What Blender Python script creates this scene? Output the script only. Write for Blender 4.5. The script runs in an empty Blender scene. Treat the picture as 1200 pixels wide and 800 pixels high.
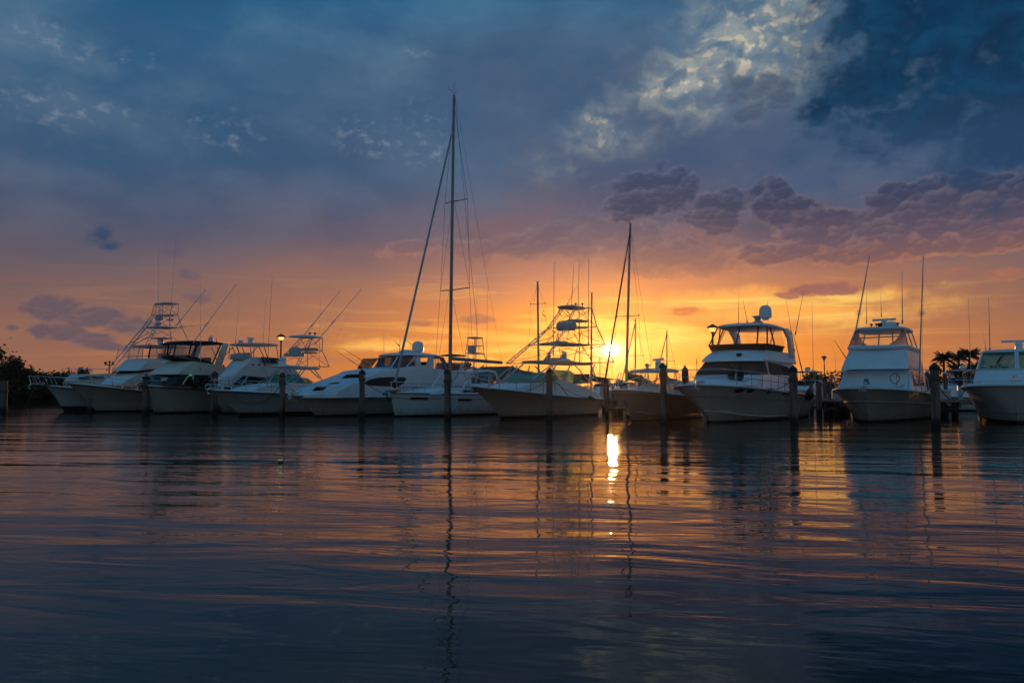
import bpy, bmesh, math, random
from mathutils import Vector, Matrix
random.seed(7)
R = math.radians
S = bpy.context.scene

# ------------------------------------------------------------------ camera
CAM_H = 1.75
FPX = 933.3                     # focal length in pixels of the 1200 px wide photograph
PITCH = math.atan(55 / FPX)
cd = bpy.data.cameras.new('camera')
cam = bpy.data.objects.new('camera', cd)
S.collection.objects.link(cam)
cam.location = (0, 0, CAM_H)
cam.rotation_euler = (R(90) + PITCH, 0, 0)
cd.lens = 28.0
cd.sensor_width = 36.0
cd.clip_start = 0.05
cd.clip_end = 20000
S.camera = cam

# ------------------------------------------------------------------ exposure
S.view_settings.view_transform = 'Standard'
S.view_settings.look = 'None'
S.view_settings.gamma = 1
S.view_settings.exposure = 0.0
S.view_settings.use_curve_mapping = False
S.render.engine = 'CYCLES'
S.cycles.max_bounces = 8
S.cycles.transparent_max_bounces = 16
S.cycles.caustics_reflective = True
S.cycles.sample_clamp_indirect = 4.0
S.cycles.sample_clamp_direct = 0.0
S.cycles.use_denoising = True

SUN_AZ, SUN_EL = 7.1, 2.75      # degrees: right of the view axis, above the horizon


def pix_dir(px, py):
    dx, dy = (px - 600) / FPX, (400 - py) / FPX
    c, s = math.cos(PITCH), math.sin(PITCH)
    return Vector((dx, c - s * dy, s + c * dy))


def at(px, py, Y):
    "the point seen at that pixel of the photograph, Y metres in front of the camera"
    d = pix_dir(px, py)
    return Vector((0, 0, CAM_H)) + d * (Y / d.y)


def ground_at(px, py, z=0.0):
    d = pix_dir(px, py)
    return Vector((0, 0, CAM_H)) + d * ((z - CAM_H) / d.z)


# ------------------------------------------------------------------ node helper
class NG:
    def __init__(self, nt):
        self.nt = nt

    def n(self, t, **kw):
        o = self.nt.nodes.new(t)
        for k, v in kw.items():
            setattr(o, k, v)
        return o

    def put(self, sock, v):
        if v is None:
            return
        if isinstance(v, (int, float)):
            if sock.type == 'VECTOR':
                sock.default_value = (v, v, v)
            elif sock.type == 'RGBA':
                sock.default_value = (v, v, v, 1)
            else:
                sock.default_value = v
        elif isinstance(v, (tuple, list)):
            v = tuple(v)
            sock.default_value = v + (1,) if sock.type == 'RGBA' and len(v) == 3 else v
        else:
            self.nt.links.new(v, sock)

    def m(self, op, a, b=None, c=None, clamp=False):
        o = self.n('ShaderNodeMath', operation=op, use_clamp=clamp)
        for i, v in enumerate((a, b, c)):
            self.put(o.inputs[i], v)
        return o.outputs[0]

    def v(self, op, a, b=None, scale=None):
        o = self.n('ShaderNodeVectorMath', operation=op)
        self.put(o.inputs[0], a)
        self.put(o.inputs[1], b)
        if scale is not None:
            self.put(o.inputs['Scale'], scale)
        return o.outputs['Value'] if op in ('LENGTH', 'DOT_PRODUCT', 'DISTANCE') else o.outputs[0]

    def xyz(self, x, y, z=0.0):
        o = self.n('ShaderNodeCombineXYZ')
        for i, q in enumerate((x, y, z)):
            self.put(o.inputs[i], q)
        return o.outputs[0]

    def sep(self, v):
        o = self.n('ShaderNodeSeparateXYZ')
        self.put(o.inputs[0], v)
        return o.outputs

    def mix(self, f, a, b, blend='MIX'):
        o = self.n('ShaderNodeMix', data_type='RGBA', blend_type=blend)
        self.put(o.inputs[0], f)
        self.put(o.inputs[6], a)
        self.put(o.inputs[7], b)
        return o.outputs[2]

    def noise(self, vec, scale=1.0, detail=4.0, rough=0.5, dist=0.0, color=False, dim='3D', w=None):
        o = self.n('ShaderNodeTexNoise', noise_dimensions=dim)
        self.put(o.inputs['Vector'], vec)
        o.inputs['Scale'].default_value = scale
        o.inputs['Detail'].default_value = detail
        o.inputs['Roughness'].default_value = rough
        o.inputs['Distortion'].default_value = dist
        if w is not None:
            o.inputs['W'].default_value = w
        return o.outputs['Color' if color else 'Fac']

    def step(self, x, lo, hi, a=0.0, b=1.0):
        o = self.n('ShaderNodeMapRange', interpolation_type='SMOOTHSTEP')
        self.put(o.inputs[0], x)
        for i, q in enumerate((lo, hi, a, b)):
            self.put(o.inputs[i + 1], q)
        return o.outputs[0]

    def ramp(self, f, stops):
        o = self.n('ShaderNodeValToRGB')
        e = o.color_ramp.elements
        while len(e) < len(stops):
            e.new(0.5)
        for i, (p, c) in enumerate(stops):
            e[i].position = p
            e[i].color = tuple(c) + (1,)
        self.put(o.inputs[0], f)
        return o.outputs[0]


def srgb(r, g, b):
    def f(c):
        c /= 255
        return c / 12.92 if c <= 0.04045 else ((c + 0.055) / 1.055) ** 2.4
    return (f(r), f(g), f(b))


# ------------------------------------------------------------------ world: dusk sky with broken cloud
world = bpy.data.worlds.new('World')
S.world = world
world.use_nodes = True
wt = world.node_tree
wt.nodes.clear()
g = NG(wt)


def azel(px, py):
    d = pix_dir(px, py).normalized()
    return math.degrees(math.atan2(d.x, d.y)), math.degrees(math.asin(d.z))


tc = g.n('ShaderNodeTexCoord').outputs['Generated']
dirv = g.v('NORMALIZE', tc)
dx_, dy_, dz_ = g.sep(dirv)
az = g.m('MULTIPLY', g.m('ARCTAN2', dx_, dy_), 57.2958)
el = g.m('MULTIPLY', g.m('ARCSINE', dz_), 57.2958)
P = g.xyz(az, el)
elp = g.m('MAXIMUM', el, 0.0)
daz = g.m('SUBTRACT', az, SUN_AZ)
cosb = g.m('COSINE', g.m('MULTIPLY', daz, 0.0174533))

# how high each colour reaches wobbles a little
wob = g.noise(g.v('MULTIPLY', P, (0.05, 0.16, 1)), 1.0, 3, 0.5, dim='2D')
elw = g.m('ADD', elp, g.m('MULTIPLY', g.m('SUBTRACT', wob, 0.5), 4.0))
f_el = g.m('DIVIDE', elw, 60.0, clamp=True)
side = g.ramp(f_el, [(0.0, srgb(170, 108, 78)), (0.03, srgb(152, 104, 81)), (0.07, srgb(136, 100, 87)),
                     (0.12, srgb(114, 93, 94)), (0.17, srgb(80, 84, 104)), (0.24, srgb(58, 88, 120)),
                     (0.34, srgb(54, 94, 128)), (0.45, srgb(24, 90, 132)), (0.7, srgb(22, 82, 126)), (1.0, srgb(40, 98, 146))])
sunw = g.ramp(f_el, [(0.0, srgb(252, 142, 16)), (0.05, srgb(250, 144, 30)), (0.09, srgb(222, 138, 74)),
                     (0.13, srgb(180, 122, 98)), (0.18, srgb(124, 98, 104)), (0.25, srgb(76, 90, 116)),
                     (0.34, srgb(84, 98, 122)), (0.45, srgb(52, 96, 130)), (0.7, srgb(30, 90, 134)), (1.0, srgb(46, 104, 152))])
away = g.ramp(f_el, [(0.0, srgb(104, 108, 112)), (0.15, srgb(108, 122, 130)), (0.4, srgb(96, 126, 142)),
                     (0.7, srgb(76, 118, 142)), (1.0, srgb(46, 100, 138))])
near = g.m('POWER', 2.71828, g.m('MULTIPLY', g.m('MULTIPLY', daz, daz), -1 / (2 * 14.0 ** 2)))
base = g.mix(near, side, sunw)
base = g.mix(g.step(cosb, 0.45, -0.35), base, away)

# fine detail fields shared by the cloud layers
warpv = g.v('SUBTRACT', g.noise(g.v('MULTIPLY', P, (0.16, 0.26, 1)), 1.0, 6, 0.58, color=True, dim='2D'), (0.5, 0.5, 0.5))
puff = g.noise(g.v('MULTIPLY', P, (0.42, 0.62, 1)), 1.0, 8, 0.55, 0.3, dim='2D')
puff2 = g.noise(g.v('MULTIPLY', P, (1.1, 1.5, 1)), 1.0, 6, 0.55, 0.2, dim='2D')
soft = g.noise(g.v('MULTIPLY', P, (0.07, 0.16, 1)), 1.0, 7, 0.58, 0.0, dim='2D')


def blobs(lst, warp, stretch=(1, 1)):
    "largest of several soft ellipses, each given in pixels of the photograph and turned into azimuth / elevation"
    PW = g.v('ADD', P, g.v('MULTIPLY', warpv, (warp * stretch[0], warp * stretch[1], 0)))
    out = None
    for (px, py, rx, ry) in lst:
        a0, e0 = azel(px, py)
        ra = abs(azel(px + rx, py)[0] - azel(px - rx, py)[0]) / 2
        re = abs(azel(px, py + ry)[1] - azel(px, py - ry)[1]) / 2
        q = g.v('MULTIPLY', g.v('SUBTRACT', PW, (a0, e0, 0)), (1 / ra, 1 / re, 0))
        d = g.m('SUBTRACT', 1.0, g.v('LENGTH', q))
        out = d if out is None else g.m('MAXIMUM', out, d)
    return out


def lowcloud(lst, warp, rough, sharp=0.25, stretch=(1, 0.8)):
    f = g.m('ADD', blobs(lst, warp, stretch), g.m('MULTIPLY', g.m('SUBTRACT', puff, 0.5), rough))
    f = g.m('ADD', f, g.m('MULTIPLY', g.m('SUBTRACT', puff2, 0.5), rough * 0.45))
    return g.step(f, 0.0, sharp), f


col = base
# --- broad soft tonal variation of the high cloud deck
hi_mask = g.step(elp, 5.0, 14.0)
veil = g.ramp(g.m('DIVIDE', elp, 30.0), [(0.2, srgb(118, 102, 112)), (0.5, srgb(84, 106, 132)), (0.72, srgb(92, 120, 144)), (0.95, srgb(62, 118, 152))])
col = g.mix(g.m('MULTIPLY', hi_mask, g.step(soft, 0.42, 0.70)), col, g.mix(0.6, col, veil))
col = g.mix(g.m('MULTIPLY', hi_mask, g.step(soft, 0.52, 0.28)), col, g.mix(0.45, col, srgb(34, 76, 114)))
# diagonal dark band upper left to centre
db, _f = lowcloud([(330, 90, 230, 75), (520, 140, 200, 90), (660, 120, 120, 90), (140, 30, 160, 40), (760, 250, 200, 60), (900, 230, 200, 70), (1100, 240, 240, 60)], 6, 0.6, 1.0)
col = g.mix(g.m('MULTIPLY', db, 0.72), col, g.ramp(g.m('DIVIDE', elp, 30.0), [(0.2, srgb(90, 84, 104)), (0.45, srgb(50, 82, 118)), (0.75, srgb(50, 88, 122)), (1.0, srgb(20, 88, 132))]))
# paler veil left
pv, _f = lowcloud([(150, 150, 190, 60), (480, 190, 90, 60), (70, 60, 120, 30), (400, 230, 160, 40)], 5, 0.7, 1.1)
col = g.mix(g.m('MULTIPLY', pv, 0.5), col, veil)
# small lit flecks where the deck is thin
fl = g.noise(g.v('MULTIPLY', P, (1.0, 1.5, 1)), 1.0, 5, 0.6, 0.0, dim='2D')
flm, _f = lowcloud([(60, 50, 90, 30), (170, 70, 50, 20), (480, 60, 40, 20), (500, 160, 60, 50), (430, 160, 60, 30), (70, 130, 120, 40), (260, 150, 80, 30)], 4, 0.5, 0.8)
col = g.mix(g.m('MULTIPLY', g.m('MULTIPLY', flm, g.step(fl, 0.48, 0.82)), 0.42), col, srgb(150, 158, 166))

# --- bright opening above the sun
bo, _f = lowcloud([(890, 50, 165, 115), (940, 5, 120, 80), (800, 105, 105, 70), (705, 158, 85, 44), (650, 200, 60, 34)], 5, 0.55, 1.1)
bright = g.mix(g.step(puff, 0.34, 0.66), srgb(98, 122, 140), srgb(164, 170, 164))
pk = g.noise(g.v('MULTIPLY', P, (1.05, 1.35, 1)), 1.0, 4, 0.5, 0.0, dim='2D')
bright = g.mix(g.m('MULTIPLY', g.m('MULTIPLY', g.step(pk, 0.50, 0.64), g.step(puff, 0.40, 0.55)), g.step(_f, 0.35, 0.80, 0.0, 0.8)), bright, srgb(222, 206, 176))
fade = g.m('MULTIPLY', g.step(az, -2.0, 14.0, 0.5, 0.95), g.step(elp, 12.5, 23.0, 0.28, 1.0))
col = g.mix(g.m('MULTIPLY', bo, fade), col, bright)

# --- long thin bright streaks low over the horizon
st = g.noise(g.v('MULTIPLY', P, (0.10, 1.25, 1)), 1.0, 5, 0.55, 0.5, dim='2D')
stm = g.m('MULTIPLY', g.step(elp, 0.4, 1.6), g.step(elp, 9.0, 4.5))
stn = g.m('MULTIPLY', stm, g.m('ADD', 0.10, g.m('MULTIPLY', near, 0.80)))
col = g.mix(g.m('MULTIPLY', g.m('MULTIPLY', stn, g.step(st, 0.52, 0.68)), 0.85), col,
            g.mix(near, srgb(216, 140, 88), srgb(255, 192, 84)))
col = g.mix(g.m('MULTIPLY', g.m('MULTIPLY', stm, g.step(st, 0.47, 0.32)), 0.55), col,
            g.mix(near, srgb(140, 92, 88), srgb(214, 128, 66)))
# bright sheet right of the sun and a streak left of it
bs, _f = lowcloud([(960, 365, 190, 26), (860, 352, 120, 20), (1010, 345, 120, 14), (610, 409, 75, 7), (450, 405, 95, 10), (800, 400, 110, 18)], 3.2, 0.7, 0.9, (1.6, 0.5))
col = g.mix(g.m('MULTIPLY', bs, 0.8), col, g.mix(g.step(st, 0.4, 0.62), srgb(250, 176, 84), srgb(255, 206, 104)))

# --- sun and its glow
sdir = Vector((math.sin(R(SUN_AZ)) * math.cos(R(SUN_EL)), math.cos(R(SUN_AZ)) * math.cos(R(SUN_EL)), math.sin(R(SUN_EL))))
rel = g.v('SUBTRACT', P, (SUN_AZ, SUN_EL, 0))
d1 = g.v('LENGTH', g.v('MULTIPLY', rel, (0.8, 1.25, 0)))
d2 = g.v('LENGTH', g.v('MULTIPLY', rel, (0.55, 1.1, 0)))


def glow(d, s, c, k):
    f = g.m('POWER', 2.71828, g.m('MULTIPLY', g.m('POWER', g.m('DIVIDE', d, s), 2.0), -1.0))
    return g.v('MULTIPLY', g.xyz(f, f, f), (c[0] * k, c[1] * k, c[2] * k))


col = g.v('ADD', col, glow(g.v('LENGTH', g.v('MULTIPLY', rel, (0.42, 1.0, 0))), 5.5, (1.0, 0.26, 0.0), 0.38))
col = g.v('ADD', col, glow(d2, 4.2, (1.0, 0.40, 0.02), 0.26))
col = g.v('ADD', col, glow(d1, 2.0, (1.0, 0.52, 0.10), 0.38))
col = g.v('ADD', col, glow(d1, 0.75, (1.0, 0.80, 0.42), 1.9))
col = g.v('ADD', col, glow(g.v('LENGTH', rel), 0.25, (1.0, 0.85, 0.6), 22.0))


# --- cumulus bank crossing the middle of the sky
# billows: rounded heads at three sizes, each lit a little from above
PB = g.v('ADD', g.v('MULTIPLY', P, (0.85, 1.15, 0)), g.v('MULTIPLY', warpv, (2.2, 1.8, 0)))
bil = shade = None
for sc_, wt_, rnd in ((0.32, 1.0, 0.9), (0.80, 0.50, 1.0), (2.0, 0.25, 1.0)):
    vn = g.n('ShaderNodeTexVoronoi', voronoi_dimensions='2D', feature='SMOOTH_F1')
    vn.inputs['Scale'].default_value = sc_
    vn.inputs['Smoothness'].default_value = 0.35
    vn.inputs['Randomness'].default_value = rnd
    g.put(vn.inputs['Vector'], PB)
    bi = g.m('MULTIPLY', g.m('SUBTRACT', 0.45, vn.outputs['Distance']), wt_)
    off = g.v('SUBTRACT', PB, vn.outputs['Position'])
    sh_ = g.m('MULTIPLY', g.v('DOT_PRODUCT', off, (-0.25, 1.0, 0)), sc_ * (0.3 if wt_ == 1.0 else 0.25 + wt_ * 0.8))
    bil = bi if bil is None else g.m('ADD', bil, bi)
    shade = sh_ if shade is None else g.m('ADD', shade, sh_)


def cumulus(col, lst, warp, rough, sharp, body, edge, rim=0.55, amt=1.0, stretch=(1, 0.8), rel=0.55):
    f_ = g.m('ADD', blobs(lst, warp * 0.45, stretch), g.m('MULTIPLY', bil, rough * 0.85))
    f_ = g.m('ADD', g.m('ADD', f_, 0.10), g.m('MULTIPLY', g.m('SUBTRACT', puff2, 0.5), rough * 0.8))
    f_ = g.m('ADD', f_, g.m('MULTIPLY', g.m('SUBTRACT', puff, 0.5), rough * 0.9))
    m_ = g.step(f_, 0.0, sharp)
    lit = g.m('MULTIPLY', g.step(f_, rim, 0.05), 0.5)
    lit = g.m('ADD', lit, g.m('MULTIPLY', g.step(g.m('ADD', shade, g.m('MULTIPLY', g.m('SUBTRACT', puff2, 0.5), 0.6)), -0.25, 0.95), rel), clamp=True)
    return g.mix(g.m('MULTIPLY', m_, amt), col, g.mix(lit, body, edge))


elr = g.m('DIVIDE', elp, 20.0)
body = g.ramp(elr, [(0.36, srgb(178, 114, 86)), (0.42, srgb(128, 92, 90)), (0.50, srgb(94, 80, 96)), (0.62, srgb(54, 62, 88)), (0.80, srgb(46, 66, 100))])
edge = g.ramp(elr, [(0.34, srgb(240, 152, 88)), (0.43, srgb(190, 126, 98)), (0.53, srgb(146, 118, 118)), (0.64, srgb(116, 112, 128)), (0.8, srgb(98, 110, 138))])
bs2, _f = lowcloud([(1040, 292, 230, 26), (800, 296, 150, 26), (620, 285, 120, 22), (1130, 262, 130, 40), (930, 270, 110, 30)], 4, 0.5, 0.9)
col = g.mix(g.m('MULTIPLY', bs2, 0.75), col, body)
col = cumulus(col, [(655, 285, 90, 22), (560, 290, 60, 15), (470, 290, 34, 12), (715, 277, 82, 26), (806, 303, 84, 22)], 4, 0.75, 0.30, g.mix(0.35, body, edge), edge, amt=0.78)
col = cumulus(col, [(768, 226, 66, 33), (736, 240, 34, 20), (846, 250, 42, 26)], 4, 0.9, 0.34, body, edge, amt=0.85)
col = cumulus(col, [(905, 240, 28, 30), (930, 262, 44, 26), (985, 270, 90, 26), (1120, 240, 105, 42), (1060, 240, 60, 26), (1185, 232, 50, 40), (1170, 272, 80, 26), (1040, 290, 150, 17), (900, 296, 50, 13)],
              3.5, 0.7, 0.22, body, edge, rim=0.40, amt=0.90)
# dark mass top right
dk = g.mix(g.step(puff, 0.30, 0.78), srgb(2, 42, 74), srgb(8, 64, 98))
dm, _f = lowcloud([(1150, 20, 330, 210), (1230, 110, 260, 150), (1045, 10, 150, 130), (1025, 90, 120, 74), (972, 125, 56, 34), (1100, 140, 170, 60), (1210, 160, 180, 60)], 3.5, 1.1, 0.7)
dk = g.mix(g.m('MULTIPLY', g.step(_f, 0.75, 0.0), 0.55), dk, srgb(58, 92, 122))
dk = g.mix(g.step(elp, 19.0, 15.0), dk, srgb(34, 66, 100))
col = g.mix(g.m('MULTIPLY', dm, 0.96), col, dk)
col = cumulus(col, [(885, 98, 40, 16), (870, 112, 30, 13), (912, 117, 28, 16), (880, 130, 30, 14)], 3, 1.1, 0.8, srgb(66, 84, 108), srgb(110, 120, 134), amt=0.8)
# small single clouds
col = cumulus(col, [(122, 278, 21, 21), (128, 288, 24, 12)], 1.6, 0.9, 1.0, srgb(34, 66, 98), srgb(60, 80, 108), amt=0.85)
col = cumulus(col, [(205, 292, 18, 11), (222, 322, 14, 6), (232, 350, 20, 8)], 1.5, 0.8, 0.8, srgb(88, 82, 104), srgb(112, 94, 108), amt=0.5)
purp = srgb(94, 83, 95)
col = cumulus(col, [(62, 360, 48, 14), (110, 372, 60, 13), (150, 380, 42, 13), (66, 390, 46, 12), (100, 396, 50, 8), (130, 405, 36, 6), (14, 384, 12, 6)],
              3.0, 0.75, 0.55, purp, srgb(150, 110, 102), amt=0.85)
col = cumulus(col, [(958, 340, 44, 9), (985, 338, 26, 8), (925, 346, 20, 5)], 1.6, 0.7, 0.5, srgb(150, 96, 92), srgb(206, 128, 88), amt=0.9)
col = cumulus(col, [(808, 364, 28, 6), (800, 368, 18, 4)], 1.4, 0.7, 0.6, srgb(206, 112, 62), srgb(244, 150, 66), amt=0.85)
col = cumulus(col, [(492, 380, 22, 5), (560, 374, 26, 6), (1170, 322, 26, 7), (1120, 318, 18, 5)], 1.4, 0.7, 0.7, srgb(160, 100, 88), srgb(210, 130, 92), amt=0.6)

bg = g.n('ShaderNodeBackground')
g.put(bg.inputs[0], col)
bg.inputs[1].default_value = 1.0
sky = g.n('ShaderNodeTexSky', sky_type='NISHITA')
sky.sun_disc = False
sky.sun_elevation = R(SUN_EL)
sky.sun_rotation = R(SUN_AZ)
sky.air_density = 1.5
sky.dust_density = 2.0
bgs = g.n('ShaderNodeBackground')
g.put(bgs.inputs[0], sky.outputs[0])
bgs.inputs[1].default_value = 0.001
addw = g.n('ShaderNodeAddShader')
wt.links.new(bg.outputs[0], addw.inputs[0])
wt.links.new(bgs.outputs[0], addw.inputs[1])
wo = g.n('ShaderNodeOutputWorld')
wt.links.new(addw.outputs[0], wo.inputs[0])
world.cycles.sampling_method = 'MANUAL'
world.cycles.sample_map_resolution = 1024

# ------------------------------------------------------------------ sun
sl = bpy.data.lights.new('sun', 'SUN')
sl.energy = 1.2
sl.angle = R(0.53)
sl.color = (1.0, 0.52, 0.20)
so = bpy.data.objects.new('sun', sl)
S.collection.objects.link(so)
so.rotation_euler = sdir.to_track_quat('Z', 'Y').to_euler()
so.location = (10, 80, 40)


# ------------------------------------------------------------------ materials
def principled(name, col, rough=0.5, metal=0.0, var=0.0, scale=3.0, bump=0.0, spec=None, coat=0.0, streak=False):
    m = bpy.data.materials.new(name); m.use_nodes = True
    nt = m.node_tree; G = NG(nt); b = nt.nodes['Principled BSDF']
    b.inputs['Roughness'].default_value = rough
    b.inputs['Metallic'].default_value = metal
    b.inputs['Coat Weight'].default_value = coat
    b.inputs['Base Color'].default_value = tuple(col) + (1,)
    if spec is not None:
        b.inputs['Specular IOR Level'].default_value = spec
    if var or bump:
        co = G.n('ShaderNodeTexCoord').outputs['Object']
        f = G.noise(G.v('MULTIPLY', co, (1, 1, 0.25) if streak else (1, 1, 1)), scale, 5, 0.6)
        if var:
            c_ = G.mix(G.step(f, 0.32, 0.68), tuple(c * (1 - var) for c in col), col)
            if streak:   # yellow brown scum line above the water and thin run marks
                zz = G.sep(co)[2]
                run = G.noise(G.v('MULTIPLY', co, (7, 7, 0.35)), 1.0, 4, 0.6)
                edge_ = G.m('ADD', zz, G.m('MULTIPLY', G.m('SUBTRACT', run, 0.5), -0.9))
                c_ = G.mix(G.m('MULTIPLY', G.step(edge_, 0.55, 0.12), 0.55), c_, (0.16, 0.12, 0.07))
                c_ = G.mix(G.m('MULTIPLY', G.step(run, 0.60, 0.78), 0.22), c_, (0.20, 0.16, 0.12))
            G.put(b.inputs['Base Color'], c_)
            G.put(b.inputs['Roughness'], G.step(f, 0.3, 0.7, min(1, rough + 0.12), rough))
        if bump:
            bm_ = G.n('ShaderNodeBump'); bm_.inputs['Strength'].default_value = 0.6; bm_.inputs['Distance'].default_value = bump
            G.put(bm_.inputs['Height'], f); nt.links.new(bm_.outputs[0], b.inputs['Normal'])
    return m


def glassy(name, tint, opacity, rough=0.05):
    m = bpy.data.materials.new(name); m.use_nodes = True
    nt = m.node_tree; G = NG(nt)
    b = nt.nodes['Principled BSDF']; b.inputs['Base Color'].default_value = tuple(tint) + (1,)
    b.inputs['Roughness'].default_value = rough
    t = G.n('ShaderNodeBsdfTransparent'); t.inputs[0].default_value = tuple(min(1, 0.55 + c * 1.2) for c in tint) + (1,)
    mx = G.n('ShaderNodeMixShader')
    co = G.n('ShaderNodeTexCoord').outputs['Object']
    f = G.noise(co, 2.5, 3, 0.5)
    G.put(mx.inputs[0], G.step(f, 0.3, 0.7, opacity * 0.8, min(1, opacity * 1.2)))
    nt.links.new(t.outputs[0], mx.inputs[1]); nt.links.new(b.outputs[0], mx.inputs[2])
    nt.links.new(mx.outputs[0], nt.nodes['Material Output'].inputs[0])
    return m


def wood(name, col, rough=0.85, ring=False):
    m = bpy.data.materials.new(name); m.use_nodes = True
    nt = m.node_tree; G = NG(nt); b = nt.nodes['Principled BSDF']
    co = G.n('ShaderNodeTexCoord').outputs['Object']
    f = G.noise(G.v('MULTIPLY', co, (9, 9, 0.8)), 1.0, 6, 0.6)
    z = G.sep(co)[2]
    c = G.mix(G.step(f, 0.3, 0.7), tuple(q * 0.5 for q in col), tuple(q * 1.3 for q in col))
    if ring:    # weed and tide stain up from the water
        zz = G.m('ADD', z, G.m('MULTIPLY', f, 0.3))
        c = G.mix(G.step(zz, 0.75, 0.35), c, (0.012, 0.014, 0.011))
    G.put(b.inputs['Base Color'], c)
    b.inputs['Roughness'].default_value = rough
    bm_ = G.n('ShaderNodeBump'); bm_.inputs['Strength'].default_value = 0.8; bm_.inputs['Distance'].default_value = 0.02
    G.put(bm_.inputs['Height'], f); nt.links.new(bm_.outputs[0], b.inputs['Normal'])
    return m


M = {}
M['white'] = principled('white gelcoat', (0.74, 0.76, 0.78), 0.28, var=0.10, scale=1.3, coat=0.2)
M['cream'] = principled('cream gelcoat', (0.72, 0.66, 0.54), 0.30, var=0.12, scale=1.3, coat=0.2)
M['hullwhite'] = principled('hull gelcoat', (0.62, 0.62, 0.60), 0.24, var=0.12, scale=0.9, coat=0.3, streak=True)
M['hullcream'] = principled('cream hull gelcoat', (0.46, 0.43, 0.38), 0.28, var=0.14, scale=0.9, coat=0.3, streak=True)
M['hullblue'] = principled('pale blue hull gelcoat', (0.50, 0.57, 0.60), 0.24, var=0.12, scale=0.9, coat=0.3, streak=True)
M['hullglare'] = principled('hull gelcoat with painted sun glare', (0.52, 0.41, 0.35), 0.28, var=0.14, scale=0.9, coat=0.3, streak=True)  # warm wash of the sun's glare, painted into the two centre hulls' colour
M['bottom'] = principled('bottom paint', (0.012, 0.013, 0.016), 0.7, var=0.3)
M['rail'] = principled('rub rail', (0.03, 0.03, 0.032), 0.5)
M['stripe'] = principled('grey stripe', (0.12, 0.13, 0.14), 0.35)
M['steel'] = principled('stainless tube', (0.62, 0.62, 0.62), 0.22, metal=0.9)
M['alu'] = principled('white powder coated tube', (0.42, 0.43, 0.44), 0.5)
M['navy'] = principled('navy canvas', (0.012, 0.018, 0.04), 0.85, var=0.3, bump=0.01)
M['green'] = principled('green canvas', (0.03, 0.09, 0.085), 0.8, var=0.3, bump=0.01)
M['teal'] = principled('teal canvas', (0.10, 0.26, 0.25), 0.8, var=0.3, bump=0.01)
M['black'] = principled('black rubber', (0.010, 0.010, 0.011), 0.6, var=0.2)
M['dark'] = principled('dark tinted glass', (0.008, 0.009, 0.011), 0.06)
M['mesh'] = principled('dark red brown mesh cover', (0.045, 0.022, 0.020), 0.7, var=0.3)
M['tealglass'] = glassy('green tinted glass', (0.05, 0.30, 0.26), 0.60)
M['vinyl'] = glassy('clear vinyl', (0.42, 0.40, 0.38), 0.22, 0.15)
M['greyglass'] = glassy('grey tinted glass', (0.10, 0.13, 0.14), 0.55)
M['mast'] = principled('mast alloy', (0.20, 0.24, 0.27), 0.4, metal=0.3, var=0.1)
M['sail'] = principled('furled sail cloth', (0.34, 0.42, 0.47), 0.8, var=0.2, scale=2)
M['darksail'] = principled('dark sail cover', (0.05, 0.045, 0.05), 0.85, var=0.2, scale=2)
M['wire'] = principled('wire', (0.08, 0.085, 0.09), 0.5, metal=0.5)
M['rope'] = principled('rope', (0.10, 0.085, 0.065), 0.95)
M['pile'] = wood('piling timber', (0.15, 0.105, 0.09), ring=True)
M['pilecap'] = principled('black piling cap', (0.018, 0.018, 0.020), 0.6, var=0.2)
M['pilewhite'] = principled('white piling cap', (0.62, 0.62, 0.60), 0.5, var=0.2)
M['plank'] = wood('dock planks', (0.20, 0.17, 0.14))
M['concrete'] = principled('dock concrete', (0.24, 0.22, 0.20), 0.85, var=0.3, scale=2, bump=0.02)
M['teak'] = principled('teak', (0.20, 0.11, 0.06), 0.7, var=0.3, scale=6)
M['redbrown'] = principled('varnished rail', (0.10, 0.035, 0.02), 0.4)
M['cushion'] = principled('blue cover', (0.03, 0.06, 0.16), 0.8, var=0.2)
M['post'] = principled('lamp post paint', (0.03, 0.032, 0.034), 0.5)
M['bark'] = principled('bark', (0.05, 0.04, 0.03), 0.9, var=0.4, scale=8, bump=0.02)
M['leaf'] = principled('leaves', (0.040, 0.058, 0.018), 0.6, var=0.5, scale=1.5)
M['frond'] = principled('palm fronds', (0.045, 0.062, 0.022), 0.55, var=0.4, scale=2)
M['earth'] = principled('earth bank', (0.09, 0.075, 0.05), 0.9, var=0.4, scale=0.5, bump=0.05)
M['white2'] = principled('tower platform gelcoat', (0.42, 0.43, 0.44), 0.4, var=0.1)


def emis(name, col, k):
    m = bpy.data.materials.new(name); m.use_nodes = True
    b = m.node_tree.nodes['Principled BSDF']
    b.inputs['Base Color'].default_value = (0.8, 0.8, 0.7, 1)
    b.inputs['Emission Color'].default_value = tuple(col) + (1,)
    b.inputs['Emission Strength'].default_value = k
    return m


M['lampglow'] = emis('lit lamp lens', (1.0, 0.76, 0.16), 1.0)
M['lampoff'] = principled('unlit lamp lens', (0.25, 0.24, 0.20), 0.3)
M['nav'] = emis('green light', (0.05, 0.6, 0.15), 0.5)


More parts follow.
